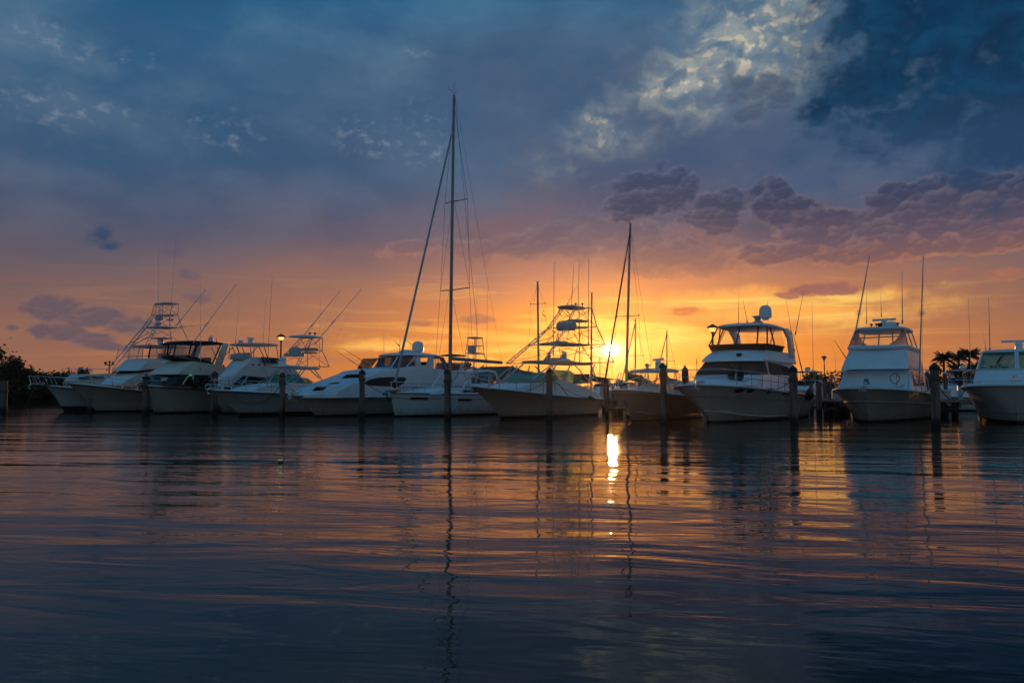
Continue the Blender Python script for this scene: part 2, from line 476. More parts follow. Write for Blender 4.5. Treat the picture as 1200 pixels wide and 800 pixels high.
# ------------------------------------------------------------------ mesh builder
class MB:
    def __init__(self):
        self.v, self.f = [], []

    def add(self, vs, fs):
        k = len(self.v)
        self.v += [tuple(p) for p in vs]
        self.f += [tuple(i + k for i in q) for q in fs]

    def box(self, x0, x1, y0, y1, z0, z1):
        self.add([(x0, y0, z0), (x1, y0, z0), (x1, y1, z0), (x0, y1, z0), (x0, y0, z1), (x1, y0, z1), (x1, y1, z1), (x0, y1, z1)],
                 [(0, 3, 2, 1), (4, 5, 6, 7), (0, 1, 5, 4), (1, 2, 6, 5), (2, 3, 7, 6), (3, 0, 4, 7)])
        return self

    def rings(self, rings, cap=True, closed=True):
        n = len(rings[0]); vs = [p for r in rings for p in r]; fs = []
        for i in range(len(rings) - 1):
            for j in range(n if closed else n - 1):
                a, b = i * n + j, i * n + (j + 1) % n
                fs.append((a, b, b + n, a + n))
        if cap:
            fs.append(tuple(reversed(range(n))))
            fs.append(tuple((len(rings) - 1) * n + j for j in range(n)))
        self.add(vs, fs)
        return self

    def tube(self, pts, r, seg=6, r1=None):
        pts = [Vector(p) for p in pts]
        rings = []
        for i, p in enumerate(pts):
            d = (pts[min(i + 1, len(pts) - 1)] - pts[max(i - 1, 0)])
            if d.length < 1e-9:
                d = Vector((0, 0, 1))
            d.normalize()
            a = d.cross(Vector((0, 0, 1)))
            if a.length < 0.1:
                a = d.cross(Vector((1, 0, 0)))
            a.normalize(); b = d.cross(a)
            rr = r if r1 is None else r + (r1 - r) * i / (len(pts) - 1)
            rings.append([p + (a * math.cos(t) + b * math.sin(t)) * rr for t in [2 * math.pi * k / seg for k in range(seg)]])
        return self.rings(rings)

    def bars(self, segs, r):
        for s in segs:
            self.tube(s, r)
        return self

    def lathe(self, c, prof, seg=14, squash=1.0):
        "prof: (radius, z) from the bottom up"
        c = Vector(c)
        return self.rings([[c + Vector((max(rr, 1e-3) * math.cos(t), max(rr, 1e-3) * squash * math.sin(t), z)) for t in [2 * math.pi * k / seg for k in range(seg)]] for rr, z in prof])

    def slab(self, x0, x1, w, z, th, crown=0.06, p=3.2, rise=0.0, ys=0.0, n=28, wf=None):
        "a rounded hardtop / platform: x0 aft, x1 forward, half width w, underside z"
        cx, hx = (x0 + x1) / 2, (x1 - x0) / 2

        def ring(s, zz):
            out = []
            for k in range(n):
                t = 2 * math.pi * k / n
                c, q = math.cos(t), math.sin(t)
                x = abs(c) ** (2 / p) * (1 if c >= 0 else -1)
                y = abs(q) ** (2 / p) * (1 if q >= 0 else -1)
                ww = w if wf is None else w + (wf - w) * (x + 1) / 2
                out.append((cx + hx * x * s, ys + ww * y * s, zz + rise * x * s))
            return out
        return self.rings([ring(0.96, z), ring(1.0, z + th * 0.4), ring(0.985, z + th * 0.85), ring(0.86, z + th + crown * 0.35), ring(0.45, z + th + crown * 0.9), ring(0.05, z + th + crown)])

    def shell(self, prof, w, nose=0.0, tum=0.0, z0=0.0, n=6, pw=2.2, ys=0.0, nb=0.0):
        "side profile (x, z) carried across the beam; the forward end is rounded by nose metres and the sides lean in by tum per metre"
        xs = [p[0] for p in prof]; xa, xb = min(xs), max(xs)
        rings = []
        for j in range(-n, n + 1):
            t = j / n
            t = math.copysign(1 - (1 - abs(t)) ** 1.25, t)
            ring = []
            for (x, z) in prof:
                k = (x - xa) / (xb - xa + 1e-6)
                ww = (w if not callable(w) else w(x)) - tum * (z - z0)
                ring.append((x - nose * k * abs(t) ** pw + nb * (1 - k) * abs(t) ** pw, ys + ww * t, z))
            rings.append(ring)
        return self.rings(rings)

    def panel(self, pts, yf, th=0.012, side=(1, -1)):
        "thin side window: polygon (x, z) laid on the cabin side y = yf(x, z)"
        for s in side:
            a = [(x, s * (yf(x, z) - 0.02), z) for x, z in pts]
            b = [(x, s * (yf(x, z) + th), z) for x, z in pts]
            self.rings([a, b] if s < 0 else [b, a])
        return self

    def islands(self):
        par = list(range(len(self.v)))

        def find(a):
            while par[a] != a:
                par[a] = par[par[a]]; a = par[a]
            return a
        for f in self.f:
            for q in f[1:]:
                par[find(q)] = find(f[0])
        groups = {}
        for f in self.f:
            groups.setdefault(find(f[0]), []).append(f)
        out = []
        for fs in groups.values():
            ids = sorted({i for f in fs for i in f}); mp = {o_: n_ for n_, o_ in enumerate(ids)}
            m = MB(); m.v = [self.v[i] for i in ids]; m.f = [tuple(mp[i] for i in f) for f in fs]
            out.append(m)
        return out

    def build(self, name, mat, parent=None, smooth=True, ang=35, bevel=0.0):
        me = bpy.data.meshes.new(name)
        me.from_pydata(self.v, [], self.f)
        me.validate()
        mats = mat if isinstance(mat, list) else [mat]
        for q in mats:
            me.materials.append(M[q] if isinstance(q, str) else q)
        bmx = bmesh.new(); bmx.from_mesh(me)
        bmesh.ops.recalc_face_normals(bmx, faces=bmx.faces)
        if bevel:
            es = [e for e in bmx.edges if len(e.link_faces) == 2 and e.calc_face_angle(0) > R(30)]
            try:
                bmesh.ops.bevel(bmx, geom=es, offset=bevel, segments=2, affect='EDGES', profile=0.5, clamp_overlap=True)
            except Exception:
                pass
        bmx.to_mesh(me); bmx.free()
        if smooth:
            me.polygons.foreach_set('use_smooth', [True] * len(me.polygons))
            me.set_sharp_from_angle(angle=R(ang))
        o = bpy.data.objects.new(name, me)
        S.collection.objects.link(o)
        if parent is not None:
            o.parent = parent
        return o


def tag(o, label=None, cat=None, group=None, kind=None):
    for k, q in (('label', label), ('category', cat), ('group', group), ('kind', kind)):
        if q:
            o[k] = q
    return o


def empty(name, loc=(0, 0, 0), rz=0.0):
    o = bpy.data.objects.new(name, None)
    o.empty_display_size = 0.3
    S.collection.objects.link(o)
    o.location = loc; o.rotation_euler = (0, 0, rz)
    return o


def copy_tree(o, parent=None):
    c = o.copy(); S.collection.objects.link(c)
    c.parent = parent
    for ch in list(o.children):
        copy_tree(ch, c)
    return c


# ------------------------------------------------------------------ boats
class Boat:
    "local axes: x towards the bow, y to port, z up, origin at the waterline under the stem"

    def __init__(self, name, label, cat, px, py, H=35.0, Y=None, group=None):
        O = ground_at(px, py) if Y is None else at(px, 455, Y)
        O.z = 0
        self.O = O
        h = R(H)
        self.f = Vector((-math.sin(h), -math.cos(h), 0))
        self.l = Vector((math.cos(h), -math.sin(h), 0))
        self.e = empty(name, O, math.atan2(self.f.y, self.f.x))
        tag(self.e, label, cat, group)
        self.C = Vector((0, 0, CAM_H))

    def q(self, px, py, yl=0.0):
        "photo pixel -> local (x, z) on the fore-and-aft plane y = yl"
        d = pix_dir(px, py)
        t = ((self.O - self.C).dot(self.l) + yl) / d.dot(self.l)
        p = self.C + d * t - self.O
        return (p.dot(self.f), p.z)

    def r(self, px, py, xl=0.0):
        "photo pixel -> local (y, z) on the athwartships plane x = xl"
        d = pix_dir(px, py)
        t = ((self.O - self.C).dot(self.f) + xl) / d.dot(self.f)
        p = self.C + d * t - self.O
        return (p.dot(self.l), p.z)

    def qs(self, pts, yl=0.0):
        return [self.q(a, b, yl) for a, b in pts]

    def p3(self, px, py, yl=0.0):
        x, z = self.q(px, py, yl)
        return (x, yl, z)

    def px(self, x, y, z):
        "local point -> photo pixel"
        p = self.O + self.f * x + self.l * y + Vector((0, 0, z)) - self.C
        c, s = math.cos(PITCH), math.sin(PITCH)
        fw = p.y * c + p.z * s
        up = -p.y * s + p.z * c
        return (600 + FPX * p.x / fw, 400 - FPX * up / fw)

    def world(self, x, y, z):
        return self.O + self.f * x + self.l * y + Vector((0, 0, z))

    EACH = {'hull_window', 'porthole', 'side_window', 'cabin_window', 'side_glass', 'skylight', 'hatch', 'hull_stripe', 'spray_strake',
            'arch', 'hardtop_frame', 'curtain_frame', 'canvas_frame', 'bridge_frame', 'windshield_frame', 'bimini_frame', 'awning_frame',
            't_top_frame', 'tower_stay', 'shroud', 'rod_holder', 'side_vinyl', 'window_mullion', 'hull_vent', 'aft_curtain', 'curtain',
            'flybridge_curtain', 'outboard_engine', 'cabin_rail', 'boarding_ladder', 'bridge_rail'}

    def part(self, name, mb, mat, parent=None, **k):
        if name in self.EACH and len(mb.f) < 3000:
            nm = name.replace('_frame', '_pipe').replace('boarding_ladder', 'pole')
            return [m.build(nm, mat, parent or self.e, **k) for m in mb.islands()][0]
        return mb.build(name, mat, parent or self.e, **k)

    # ---- hull
    def hull(self, L, beam, zb, zs, ov, mat='hullwhite', pd=3.0, ed=0.55, pw=2.0, ew=0.9, wl=0.86, flare=1.6, boot=0.14, rail='rail',
             rake=0.25, sheerp=1.7, stripe=None, railr=0.035, deckmat='white', tip=0.0, boottop=None):
        N, n2 = 30, 9
        self.L, self.beam, self.zb, self.zs, self.ov = L, beam, zb, zs, ov
        Lw = L - ov
        sh = lambda t: zs + (zb - zs) * t ** sheerp
        self.sh = sh
        self.bd = lambda t: beam / 2 * (0.90 + 0.10 * min(1, t * 3)) * max(0.0, 1 - t ** pd) ** ed
        bw = lambda t: wl * beam / 2 * (0.93 + 0.07 * min(1, t * 3)) * max(0.0, 1 - t ** pw) ** ew
        lv = [('a', -0.5), ('a', 0.0), ('a', boot), ('a', boot + 0.05)] + [('s', q) for q in (0.18, 0.3, 0.42, 0.54, 0.66, 0.78, 0.9, 1.0)]

        def stemx(z):
            return ov * max(0.0, z / zb) ** 1.15 if z > 0 else z * 1.2
        self.edge = lambda t, s=1: (-Lw + rake * 0 + (stemx(zb) + Lw) * t, s * self.bd(t), sh(t))
        ringsets = []
        for kind, v in lv:
            row = []
            for i in range(N + 1):
                t = i / N
                t = 1 - (1 - t) ** 1.5
                z = v if kind == 'a' else (boot + 0.05) + (sh(t) - boot - 0.05) * ((v - 0.1) / 0.9)
                s = max(0.0, z / sh(t))
                xb_, xa_ = stemx(z * zb / sh(t) if z > 0 else z), -Lw - rake * (1 - s)* -1.0
                x = xa_ + (xb_ - xa_) * t
                b0, b1 = bw(t), self.bd(t)
                hb = b0 + (b1 - b0) * s ** flare if z >= 0 else b0 * (1 + z * 1.0)
                row.append((x, max(hb, 0.004), z))
            ringsets.append(row)
        mb = MB()
        nr = N + 1
        for s in (1, -1):
            vs = [(x, s * y, z) for row in ringsets for x, y, z in row]
            fs = []
            for k in range(len(ringsets) - 1):
                for i in range(N):
                    a = k * nr + i
                    fs.append((a, a + 1, a + 1 + nr, a + nr))
            mb.add(vs, fs)
        # transom
        tr = [row[0] for row in ringsets]
        vs = [(x, y, z) for x, y, z in tr] + [(x, -y, z) for x, y, z in tr]
        k = len(tr)
        mb.add(vs, [(i, i + 1, i + 1 + k, i + k) for i in range(k - 1)])
        o = self.part('hull', mb, [mat, 'bottom'], ang=50)
        me = o.data
        for p in me.polygons:
            p.material_index = 1 if p.center.z < boot + 0.001 else 0
        # deck with a little camber
        db = MB(); vs = []; fs = []
        ts = [1 - (1 - i / 24) ** 1.5 for i in range(25)]
        for t in ts:
            x, y, z = self.edge(t)
            for q in (-1, -0.94, -0.5, 0, 0.5, 0.94, 1):
                vs.append((x - 0.02 * t, y * q, z + (0.05 if abs(q) < 1 else 0.0) + 0.05 * (1 - q * q) * min(1, y)))
        for i in range(24):
            for j in range(6):
                a = i * 7 + j
                fs.append((a, a + 1, a + 8, a + 7))
        db.add(vs, fs)
        self.part('deck', db, deckmat, ang=40)
        # rub rail
        rb = MB()
        path = [self.edge(t, 1) for t in ts] + [self.edge(t, -1) for t in reversed(ts)]
        rb.tube([(x + 0.01, y * 1.004, z - 0.06) for x, y, z in path], railr, 6)
        self.part('rub_rail', rb, rail)
        if stripe:
            for (fr, mname, rr) in stripe:
                st_ = MB()
                for s in (1, -1):
                    pp = []
                    for t in ts:
                        z = sh(t) * fr
                        xb_ = stemx(z * zb / sh(t)); x = -Lw + (xb_ + Lw) * t
                        pp.append((x, s * (bw(t) + (self.bd(t) - bw(t)) * fr ** flare + 0.004), z))
                    st_.tube(pp, rr, 4)
                self.part('hull_stripe', st_, mname)
        self.sideY = lambda x, z: self._side(x, z, bw, flare)
        self._Lw = Lw; self._stemx = stemx
        return self

    def _side(self, x, z, bw, flare):
        xb_ = self._stemx(z)
        t = min(0.999, max(0.0, (x + self._Lw) / (xb_ + self._Lw)))
        s = z / self.sh(t)
        return bw(t) + (self.bd(t) - bw(t)) * s ** flare

    def hull_window(self, pts, mat='dark', name='hull_window', th=0.045, both=True):
        mb = MB()
        for s in ((1, -1) if both else (1,)):
            a = [(x, s * (self.sideY(x, z) - 0.03), z) for x, z in pts]
            b = [(x, s * (self.sideY(x, z) + th), z) for x, z in pts]
            mb.rings([a, b])
        return self.part(name, mb, mat)

    def bow_rail(self, t0, t1, h, inset=0.10, nst=5, mid=True, r=0.02, lean=0.15, mat='steel', pulpit=0.0, drop=True):
        ts = [t0 + (t1 - t0) * i / 12 for i in range(13)]
        mb = MB()

        def pt(t, s, hh, k):
            x, y, z = self.edge(t, s)
            y = s * max(0.12, abs(y) - inset)
            ex = pulpit * max(0, (t - 0.93) / 0.07)
            return (x + ex + lean * hh * (0.5 if t > .9 else 0), y + s * 0.08 * hh, z + 0.05 + hh)
        for level in ((h, h * 0.52) if mid else (h,)):
            path = []
            for s in (1, -1):
                pp = []
                for t in ts:
                    hh = level
                    if drop:
                        hh = level * min(1.0, max(0.0, (t - t0) / (t1 - t0) * 6))
                    pp.append(pt(t, s, hh, 0))
                path += pp if s == 1 else list(reversed(pp))
            mb.tube(path, r if level == h else r * 0.7, 6)
        for k in range(nst):
            t = t0 + (t1 - t0) * (0.17 + 0.83 * (k + 0.3) / nst)
            for s in (1, -1):
                x, y, z = self.edge(t, s)
                base = (x - 0.12, s * max(0.10, abs(y) - inset), z + 0.04)
                mb.tube([base, pt(t, s, h, 0)], r * 0.85, 5)
        return self.part('bow_rail', mb, mat)

    def anchor(self, x=None, z=None):
        x = self.ov if x is None else x; z = self.zb if z is None else z
        mb = MB()
        mb.box(x - 0.5, x + 0.28, -0.09, 0.09, z + 0.05, z + 0.12)
        mb.tube([(x - 0.45, 0, z + 0.16), (x + 0.2, 0, z + 0.16), (x + 0.36, 0, z - 0.02), (x + 0.30, 0, z - 0.22)], 0.035)
        mb.tube([(x + 0.30, -0.18, z - 0.22), (x + 0.34, 0, z - 0.12), (x + 0.30, 0.18, z - 0.22)], 0.03)
        mb.lathe((x - 0.65, 0, z + 0.05), [(0.12, 0), (0.13, 0.08), (0.08, 0.12), (0.1, 0.2), (0.06, 0.22)], 10)
        self.part('anchor', mb, 'steel')

    def antenna(self, base, tip, r=0.022, mat='alu', name='antenna'):
        b, t = Vector(base), Vector(tip)
        mb = MB(); mid = b.lerp(t, 0.45)
        mb.tube([b, mid], r, 5); mb.tube([mid, t], r * 0.72, 5, r * 0.4)
        mb.tube([b - (t - b).normalized() * 0.02, b + (t - b).normalized() * 0.2], r * 1.8, 6)
        return self.part(name, mb, mat)

    def antp(self, base, tip, yl, r=0.022, mat='alu', name='antenna'):
        return self.antenna(self.p3(base[0], base[1], yl), self.p3(tip[0], tip[1], yl), r, mat, name)

    def outrigger(self, b0, b1, yl, r=0.03, star=(0.45,), splay=0.0):
        a, c = Vector(self.p3(b0[0], b0[1], yl)), Vector(self.p3(b1[0], b1[1], yl))
        mb = MB(); mb.tube([a, a.lerp(c, 0.5), c], r, 6, r * 0.45)
        for s in star:
            p = a.lerp(c, s)
            for ang in (35, 145, 90):
                d = Vector((math.cos(R(ang)), 0.3, math.sin(R(ang)))) * 0.22
                mb.tube([p - d, p + d], 0.010, 4)
            mb.tube([p - (c - a).normalized() * .12, p + (c - a).normalized() * .12], r * 1.3, 6)
        o = self.part('outrigger', mb, 'alu')
        ln = MB(); ln.tube([c, a.lerp(c, 0.3) + Vector((-0.4, 0, -1.2)), a + Vector((-0.5, 0, -1.6))], 0.004, 3)
        self.part('outrigger_line', ln, 'wire', o)
        return o

    def radome(self, x, y, z, r=0.3, h=0.5, ped=0.1):
        mb = MB()
        mb.lathe((x, y, z), [(r * .5, 0), (r * .55, ped), (r * .95, ped + 0.03), (r, ped + h * .3), (r * .97, ped + h * .6), (r * .78, ped + h * .85), (r * .4, ped + h * .97), (0.01, ped + h)], 16)
        return self.part('radar_dome', mb, 'white')

    def array(self, x, y, z, half=0.75, ped=0.35, turn=35):
        mb = MB()
        mb.lathe((x, y, z), [(0.20, 0), (0.17, ped * .5), (0.20, ped * .75), (0.12, ped)], 12)
        o = self.part('radar_scanner', mb, 'white')
        ab = MB(); c, s = math.cos(R(turn)), math.sin(R(turn))
        pr = [(-half, -0.05), (half, -0.05), (half, 0.05), (-half, 0.05)]
        rings = []
        for zz, k in ((0, .9), (0.04, 1), (0.10, 1), (0.13, .85)):
            rings.append([(x + (u * c - v * k * s), y + (u * s + v * k * c), z + ped + zz) for u, v in pr])
        ab.rings(rings)
        self.part('antenna_bar', ab, 'white', o)
        return o

    def cleat(self, x, y, z):
        mb = MB(); mb.tube([(x - .14, y, z + .07), (x + .14, y, z + .07)], .022); mb.box(x - .05, x + .05, y - .03, y + .03, z, z + .07)
        self.part('cleat', mb, 'steel')


def frame_pipes(b, segs, r=0.03, name='pipe_frame', mat='alu'):
    mb = MB(); mb.bars(segs, r)
    return b.part(name, mb, mat)


def mirror(seg):
    return [(x, -y, z) for x, y, z in seg]


def both(segs):
    return segs + [mirror(s) for s in segs]


def fit_hull(b, tip, stern, beam, **k):
    ov, zb = b.q(*tip)
    xs, zs = b.q(stern[0], stern[1], beam * 0.46)
    return b.hull(ov - xs, beam, zb, zs, ov, **k)


def cabw(b, w, gap=.12):
    "cabin half width that stays inside the deck edge near the bow"
    def f(x):
        t = min(.995, max(0.0, (x + b._Lw) / (b.ov + b._Lw)))
        return max(.25, min(w, b.bd(t) - gap))
    return f


def slabp(b, name, mat, pl, pr, py, th, w, parent=None, **k):
    "hardtop or platform that spans the photo columns pl..pr, underside at row py"
    cx, cz = b.q((pl + pr) / 2, py, 0)
    u0 = b.px(cx, 0, cz)[0]
    sx = abs(b.px(cx + 1, 0, cz)[0] - u0); sy = abs(b.px(cx, 1, cz)[0] - u0)
    ln = max(0.35, ((pr - pl) - 2 * w * sy * 0.70) / sx)
    mb = MB().slab(cx - ln / 2, cx + ln / 2, w, cz, th, **k)
    b.part(name, mb, mat, parent)
    return cx - ln / 2, cx + ln / 2, cz


def tower(b, F, Rr, W, br=((0, 1), (1, 2)), r=0.028, rungs=True):
    "four leaning legs traced on the centre plane, W half widths per level"
    fp = [b.q(*p) for p in F]; rp = [b.q(*p) for p in Rr]
    o = None
    for s in (1, -1):
        for P_ in (fp, rp):
            mb = MB(); mb.tube([(x, s * w, z) for (x, z), w in zip(P_, W)], r, 6)
            b.part('tower_leg', mb, 'alu')
    mb = MB()
    for i, w in enumerate(W):
        for P_ in (fp, rp):
            x, z = P_[i]; mb.tube([(x, -w, z), (x, w, z)], r * .8, 5)
        for s in (1, -1):
            mb.tube([(fp[i][0], s * w, fp[i][1]), (rp[i][0], s * w, rp[i][1])], r * .8, 5)
    for i, j in br:
        for s in (1, -1):
            mb.tube([(fp[i][0], s * W[i], fp[i][1]), (rp[j][0], s * W[j], rp[j][1])], r * .6, 5)
            mb.tube([(rp[i][0], s * W[i], rp[i][1]), (fp[j][0], s * W[j], fp[j][1])], r * .6, 5)
            # inner parallel leg
            a0, a1 = Vector((fp[i][0] - .28, s * W[i] * .96, fp[i][1])), Vector((fp[j][0] - .24, s * W[j] * .96, fp[j][1]))
            mb.tube([a0, a1], r * .75, 5)
            if rungs:
                for k in range(1, 6):
                    p = a0.lerp(a1, k / 6); q2 = Vector((fp[i][0], s * W[i], fp[i][1])).lerp(Vector((fp[j][0], s * W[j], fp[j][1])), k / 6)
                    mb.tube([p, q2], r * .55, 4)
    b.part('tower_brace', mb, 'alu')
    return fp, rp


def helm_pod(b, name, px0, px1, py0, py1, w, mat='white2', nose=0.3):
    "rounded console hanging in a tower: spans columns px0..px1, rows py0 (top) .. py1 (bottom)"
    cx, zt = b.q((px0 + px1) / 2, py0, 0); _, zb_ = b.q((px0 + px1) / 2, py1, 0)
    u0 = b.px(cx, 0, zt)[0]
    sx = abs(b.px(cx + 1, 0, zt)[0] - u0); sy = abs(b.px(cx, 1, zt)[0] - u0)
    ln = max(0.3, ((px1 - px0) - 2 * w * sy * .9) / sx)
    h = zt - zb_
    mb = MB(); n = 24; rings = []
    for zz, k in ((0, .80), (.12, .94), (.45, 1.0), (.72, .93), (.9, .72), (1.0, .35)):
        ring = []
        for i in range(n):
            t = 2 * math.pi * i / n; c, q = math.cos(t), math.sin(t)
            x = math.copysign(abs(c) ** .7, c); y = math.copysign(abs(q) ** .7, q)
            ring.append((cx + ln / 2 * x * k, w * y * k, zb_ + h * zz))
        rings.append(ring)
    mb.rings(rings)
    return b.part(name, mb, mat)


SF = 'motor boats berthed bow out along the marina'

# ================================================================== 1 leftmost hull with long pulpit
b1 = Boat('cabin_cruiser', 'leftmost boat, low pale hull with long railed pulpit and low trunk cabin', 'boat', 75, 482.3, group=SF)
fit_hull(b1, (55, 452), (190, 461), 3.9, mat='hullblue', flare=1.8, boot=0.42, wl=0.84)
x0, z0 = b1.ov, b1.zb
mb = MB(); mb.box(x0 - 0.8, x0 + 1.0, -0.22, 0.22, z0 + 0.02, z0 + 0.10); b1.part('pulpit', mb, 'teak')
segs = []
for s in (.30, -.30):
    path = [(x0 - 3.6, s * 5.2, z0 + .55), (x0 - 1.8, s * 3.4, z0 + .62), (x0, s * 1.2, z0 + .68), (x0 + 1.15, s, z0 + .70)]
    segs.append(path)
    for k, x in enumerate((x0 - 2.9, x0 - 1.9, x0 - 1.0, x0 - 0.2, x0 + .55)):
        yy = s * (4.4, 3.4, 2.4, 1.3, 1.0)[k]
        segs.append([(x - .05, yy * .92, z0 + .05), (x + .22, yy, z0 + .66)])
    segs.append([(x0 + 1.15, s, z0 + .70), (x0 + 1.0, s * .7, z0 + .08)])
segs.append([(x0 + 1.15, -.3, z0 + .70), (x0 + 1.22, 0, z0 + .70), (x0 + 1.15, .3, z0 + .70)])
frame_pipes(b1, segs, .028, 'bow_rail', 'steel')
b1.anchor(x0 + 0.9, z0)
pr = [b1.q(78, 447.5), b1.q(80, 442), b1.q(88, 438.5), b1.q(128, 437.5), b1.q(150, 438), b1.q(150, 452), b1.q(84, 453)]
w1 = 1.25
b1.part('cabin', MB().shell(pr, cabw(b1, w1), nose=.5, tum=.12, z0=pr[0][1]), 'cream')
wq = [b1.q(92, 444.2, w1), b1.q(94, 441.2, w1), b1.q(122, 440.8, w1), b1.q(122, 444.4, w1)]
b1.part('cabin_window', MB().panel(wq, lambda x, z: w1 - .12 * (z - pr[0][1])), 'dark')
frame_pipes(b1, both([[b1.p3(88, 438.5, 1.1), b1.p3(91, 431.5, 1.15), b1.p3(128, 432.5, 1.2)], [b1.p3(108, 437.5, 1.15), b1.p3(109, 432, 1.15)], [b1.p3(124, 437.5, 1.15), b1.p3(125, 432.4, 1.15)]]), .022, 'cabin_rail', 'steel')

# ================================================================== 2 tower sportfisher, far left
b2 = Boat('sportfishing_boat', 'second boat from the left, white cabin, grey hull and a four level tuna tower', 'boat', 113, 483.0, group=SF)
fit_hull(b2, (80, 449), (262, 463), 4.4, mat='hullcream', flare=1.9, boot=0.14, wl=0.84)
b2.bow_rail(.30, .985, .62, nst=5, r=.022)
b2.anchor()
b2.hull_window([b2.q(151, 458, 2), b2.q(158, 458, 2), b2.q(158, 459.6, 2), b2.q(151, 459.6, 2)], 'dark', 'hull_vent')
w = 1.75
hz = b2.q(126, 450)[1]
pr = [b2.q(120, 450.5), b2.q(128, 444), b2.q(143, 437.2), b2.q(152, 434), b2.q(222, 431, w), b2.q(232, 452, w)]
b2.part('cabin', MB().shell(pr, cabw(b2, w), nose=.7, tum=.05, z0=hz), 'white')
pr = [b2.q(138, 434.3), b2.q(149, 431.8), b2.q(151, 429.8), b2.q(222, 428.0, w), b2.q(222, 431.5, w), b2.q(150, 434.8)]
b2.part('windscreen', MB().shell([b2.q(139, 436.3), b2.q(149, 432.6), b2.q(222, 430.0, w + .02), b2.q(222, 433.4, w + .02), b2.q(148, 435.6)], w + .02, nose=.72, tum=.05, z0=hz), 'dark')
pr = [b2.q(136, 434.4), b2.q(143, 429), b2.q(151, 422), b2.q(155, 420.2), b2.q(214, 419.5, w), b2.q(226, 432.2, w), b2.q(150, 432.6)]
fb = b2.part('flybridge', MB().shell(pr, w, nose=.75, tum=.12, z0=hz + .8), 'white')
slabp(b2, 'hardtop', 'white2', 152, 214, 407.0, .12, 1.55)
segs = []
for px_, lean in ((156, -3), (168, 0), (184, 0), (200, 2)):
    segs.append([b2.p3(px_ + 7 + lean, 421, 1.45), b2.p3(px_ + 8, 407, 1.45)])
frame_pipes(b2, both(segs) + [[b2.p3(148, 418, 1.4), b2.p3(160, 417, 1.5), b2.p3(205, 417, 1.5)], [b2.p3(148, 418, -1.4), b2.p3(160, 417, -1.5), b2.p3(205, 417, -1.5)], [b2.p3(148, 418, -1.4), b2.p3(148, 418, 1.4)]], .026, 'hardtop_frame')
mb = MB(); ring = []
pr = [b2.q(150, 420), b2.q(155.5, 408.5), b2.q(156.5, 408.5), b2.q(151, 420)]
b2.part('windshield', MB().shell(pr, 1.4, nose=.3), 'vinyl')
pr = [b2.q(188, 420), b2.q(188, 414), b2.q(193, 414), b2.q(194, 420)]
b2.part('helm_seat', MB().shell(pr, .35), 'white2', bevel=.03)
tower(b2, [(158, 407), (173, 384), (182, 369), (184, 357)], [(213, 408), (206, 384), (203.5, 369), (206, 356)], [1.35, .85, .55, .42], br=((0, 1), (1, 2), (2, 3)))
frame_pipes(b2, both([[b2.p3(131, 434, .35), b2.p3(153, 407, .33), b2.p3(178, 376, .3)], [b2.p3(154, 406, .5), b2.p3(183, 389, .5)]]), .03, 'tower_stay')
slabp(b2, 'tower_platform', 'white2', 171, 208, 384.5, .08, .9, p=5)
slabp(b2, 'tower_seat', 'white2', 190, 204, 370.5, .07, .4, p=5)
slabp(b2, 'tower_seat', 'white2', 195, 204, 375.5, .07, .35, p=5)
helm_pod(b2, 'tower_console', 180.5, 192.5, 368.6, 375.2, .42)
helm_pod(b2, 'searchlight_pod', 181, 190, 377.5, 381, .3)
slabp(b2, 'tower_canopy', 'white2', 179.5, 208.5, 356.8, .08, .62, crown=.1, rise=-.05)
slabp(b2, 'light_bar', 'white2', 176, 202, 397, .08, .8, p=6, crown=.01)
b2.radome(*(lambda p: (p[0], 0, p[1]))(b2.q(188, 404.5)), r=.24, h=.42)
b2.antp((185.5, 383), (185.5, 286), -.6)
b2.antp((199, 383), (206.5, 279), .6)
b2.outrigger((206, 382), (241, 339), .8, star=(.12,))
b2.outrigger((206, 384), (252, 378.5), -.8, star=(.15,), r=.022)
for q in (.6, -.6):
    b2.cleat(b2.ov - 1.2, q, b2.zb + .08)

# ================================================================== 3 cream flybridge with navy enclosure
b3 = Boat('motor_yacht', 'cream motor yacht with navy blue canvas enclosure round its flybridge', 'boat', 180.5, 484.4, group=SF)
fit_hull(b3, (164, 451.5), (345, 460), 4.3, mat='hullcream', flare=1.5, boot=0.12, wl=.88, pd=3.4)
b3.bow_rail(.30, .985, .60, nst=6, r=.022)
b3.anchor()
w = 1.8; hz = b3.q(176, 452)[1]
mb = MB(); mb.box(b3.ov - .9, b3.ov + .25, -.25, .25, b3.zb + .03, b3.zb + .1); b3.part('pulpit', mb, 'teak')
pr = [b3.q(176, 452), b3.q(182, 438.5, -.4), b3.q(250, 436, w), b3.q(300, 440, w), b3.q(300, 455, w), b3.q(176, 455)]
b3.part('cabin', MB().shell(pr, cabw(b3, w), nose=.6, tum=.04, z0=hz), 'cream')
pr = [b3.q(177.5, 450.5), b3.q(182, 439.5, -.3), b3.q(252, 438.5, w + .02), b3.q(252, 450.5, w + .02)]
wsh = b3.part('windscreen', MB().shell([(x + .02, z) for x, z in pr], w + .015, nose=.62, tum=.04, z0=hz), 'dark')
mb = MB()
for pxs in ((214, 450, 222, 438.7), (226, 450, 226.5, 438.8)):
    a = b3.p3(pxs[0], pxs[1], w + .05); c = b3.p3(pxs[2], pxs[3], w + .05); mb.tube([a, c], .06, 5)
b3.part('window_mullion', mb, 'cream')
pr = [b3.q(176, 438.6, -.4), b3.q(182, 434, -.4), b3.q(196, 426, -.3), b3.q(203, 423.6), b3.q(252, 427.5, w), b3.q(292, 436, w), b3.q(292, 440.5, w), b3.q(250, 439.5, w)]
b3.part('flybridge', MB().shell(pr, w + .03, nose=.7, tum=.10, z0=hz + .7), 'cream')
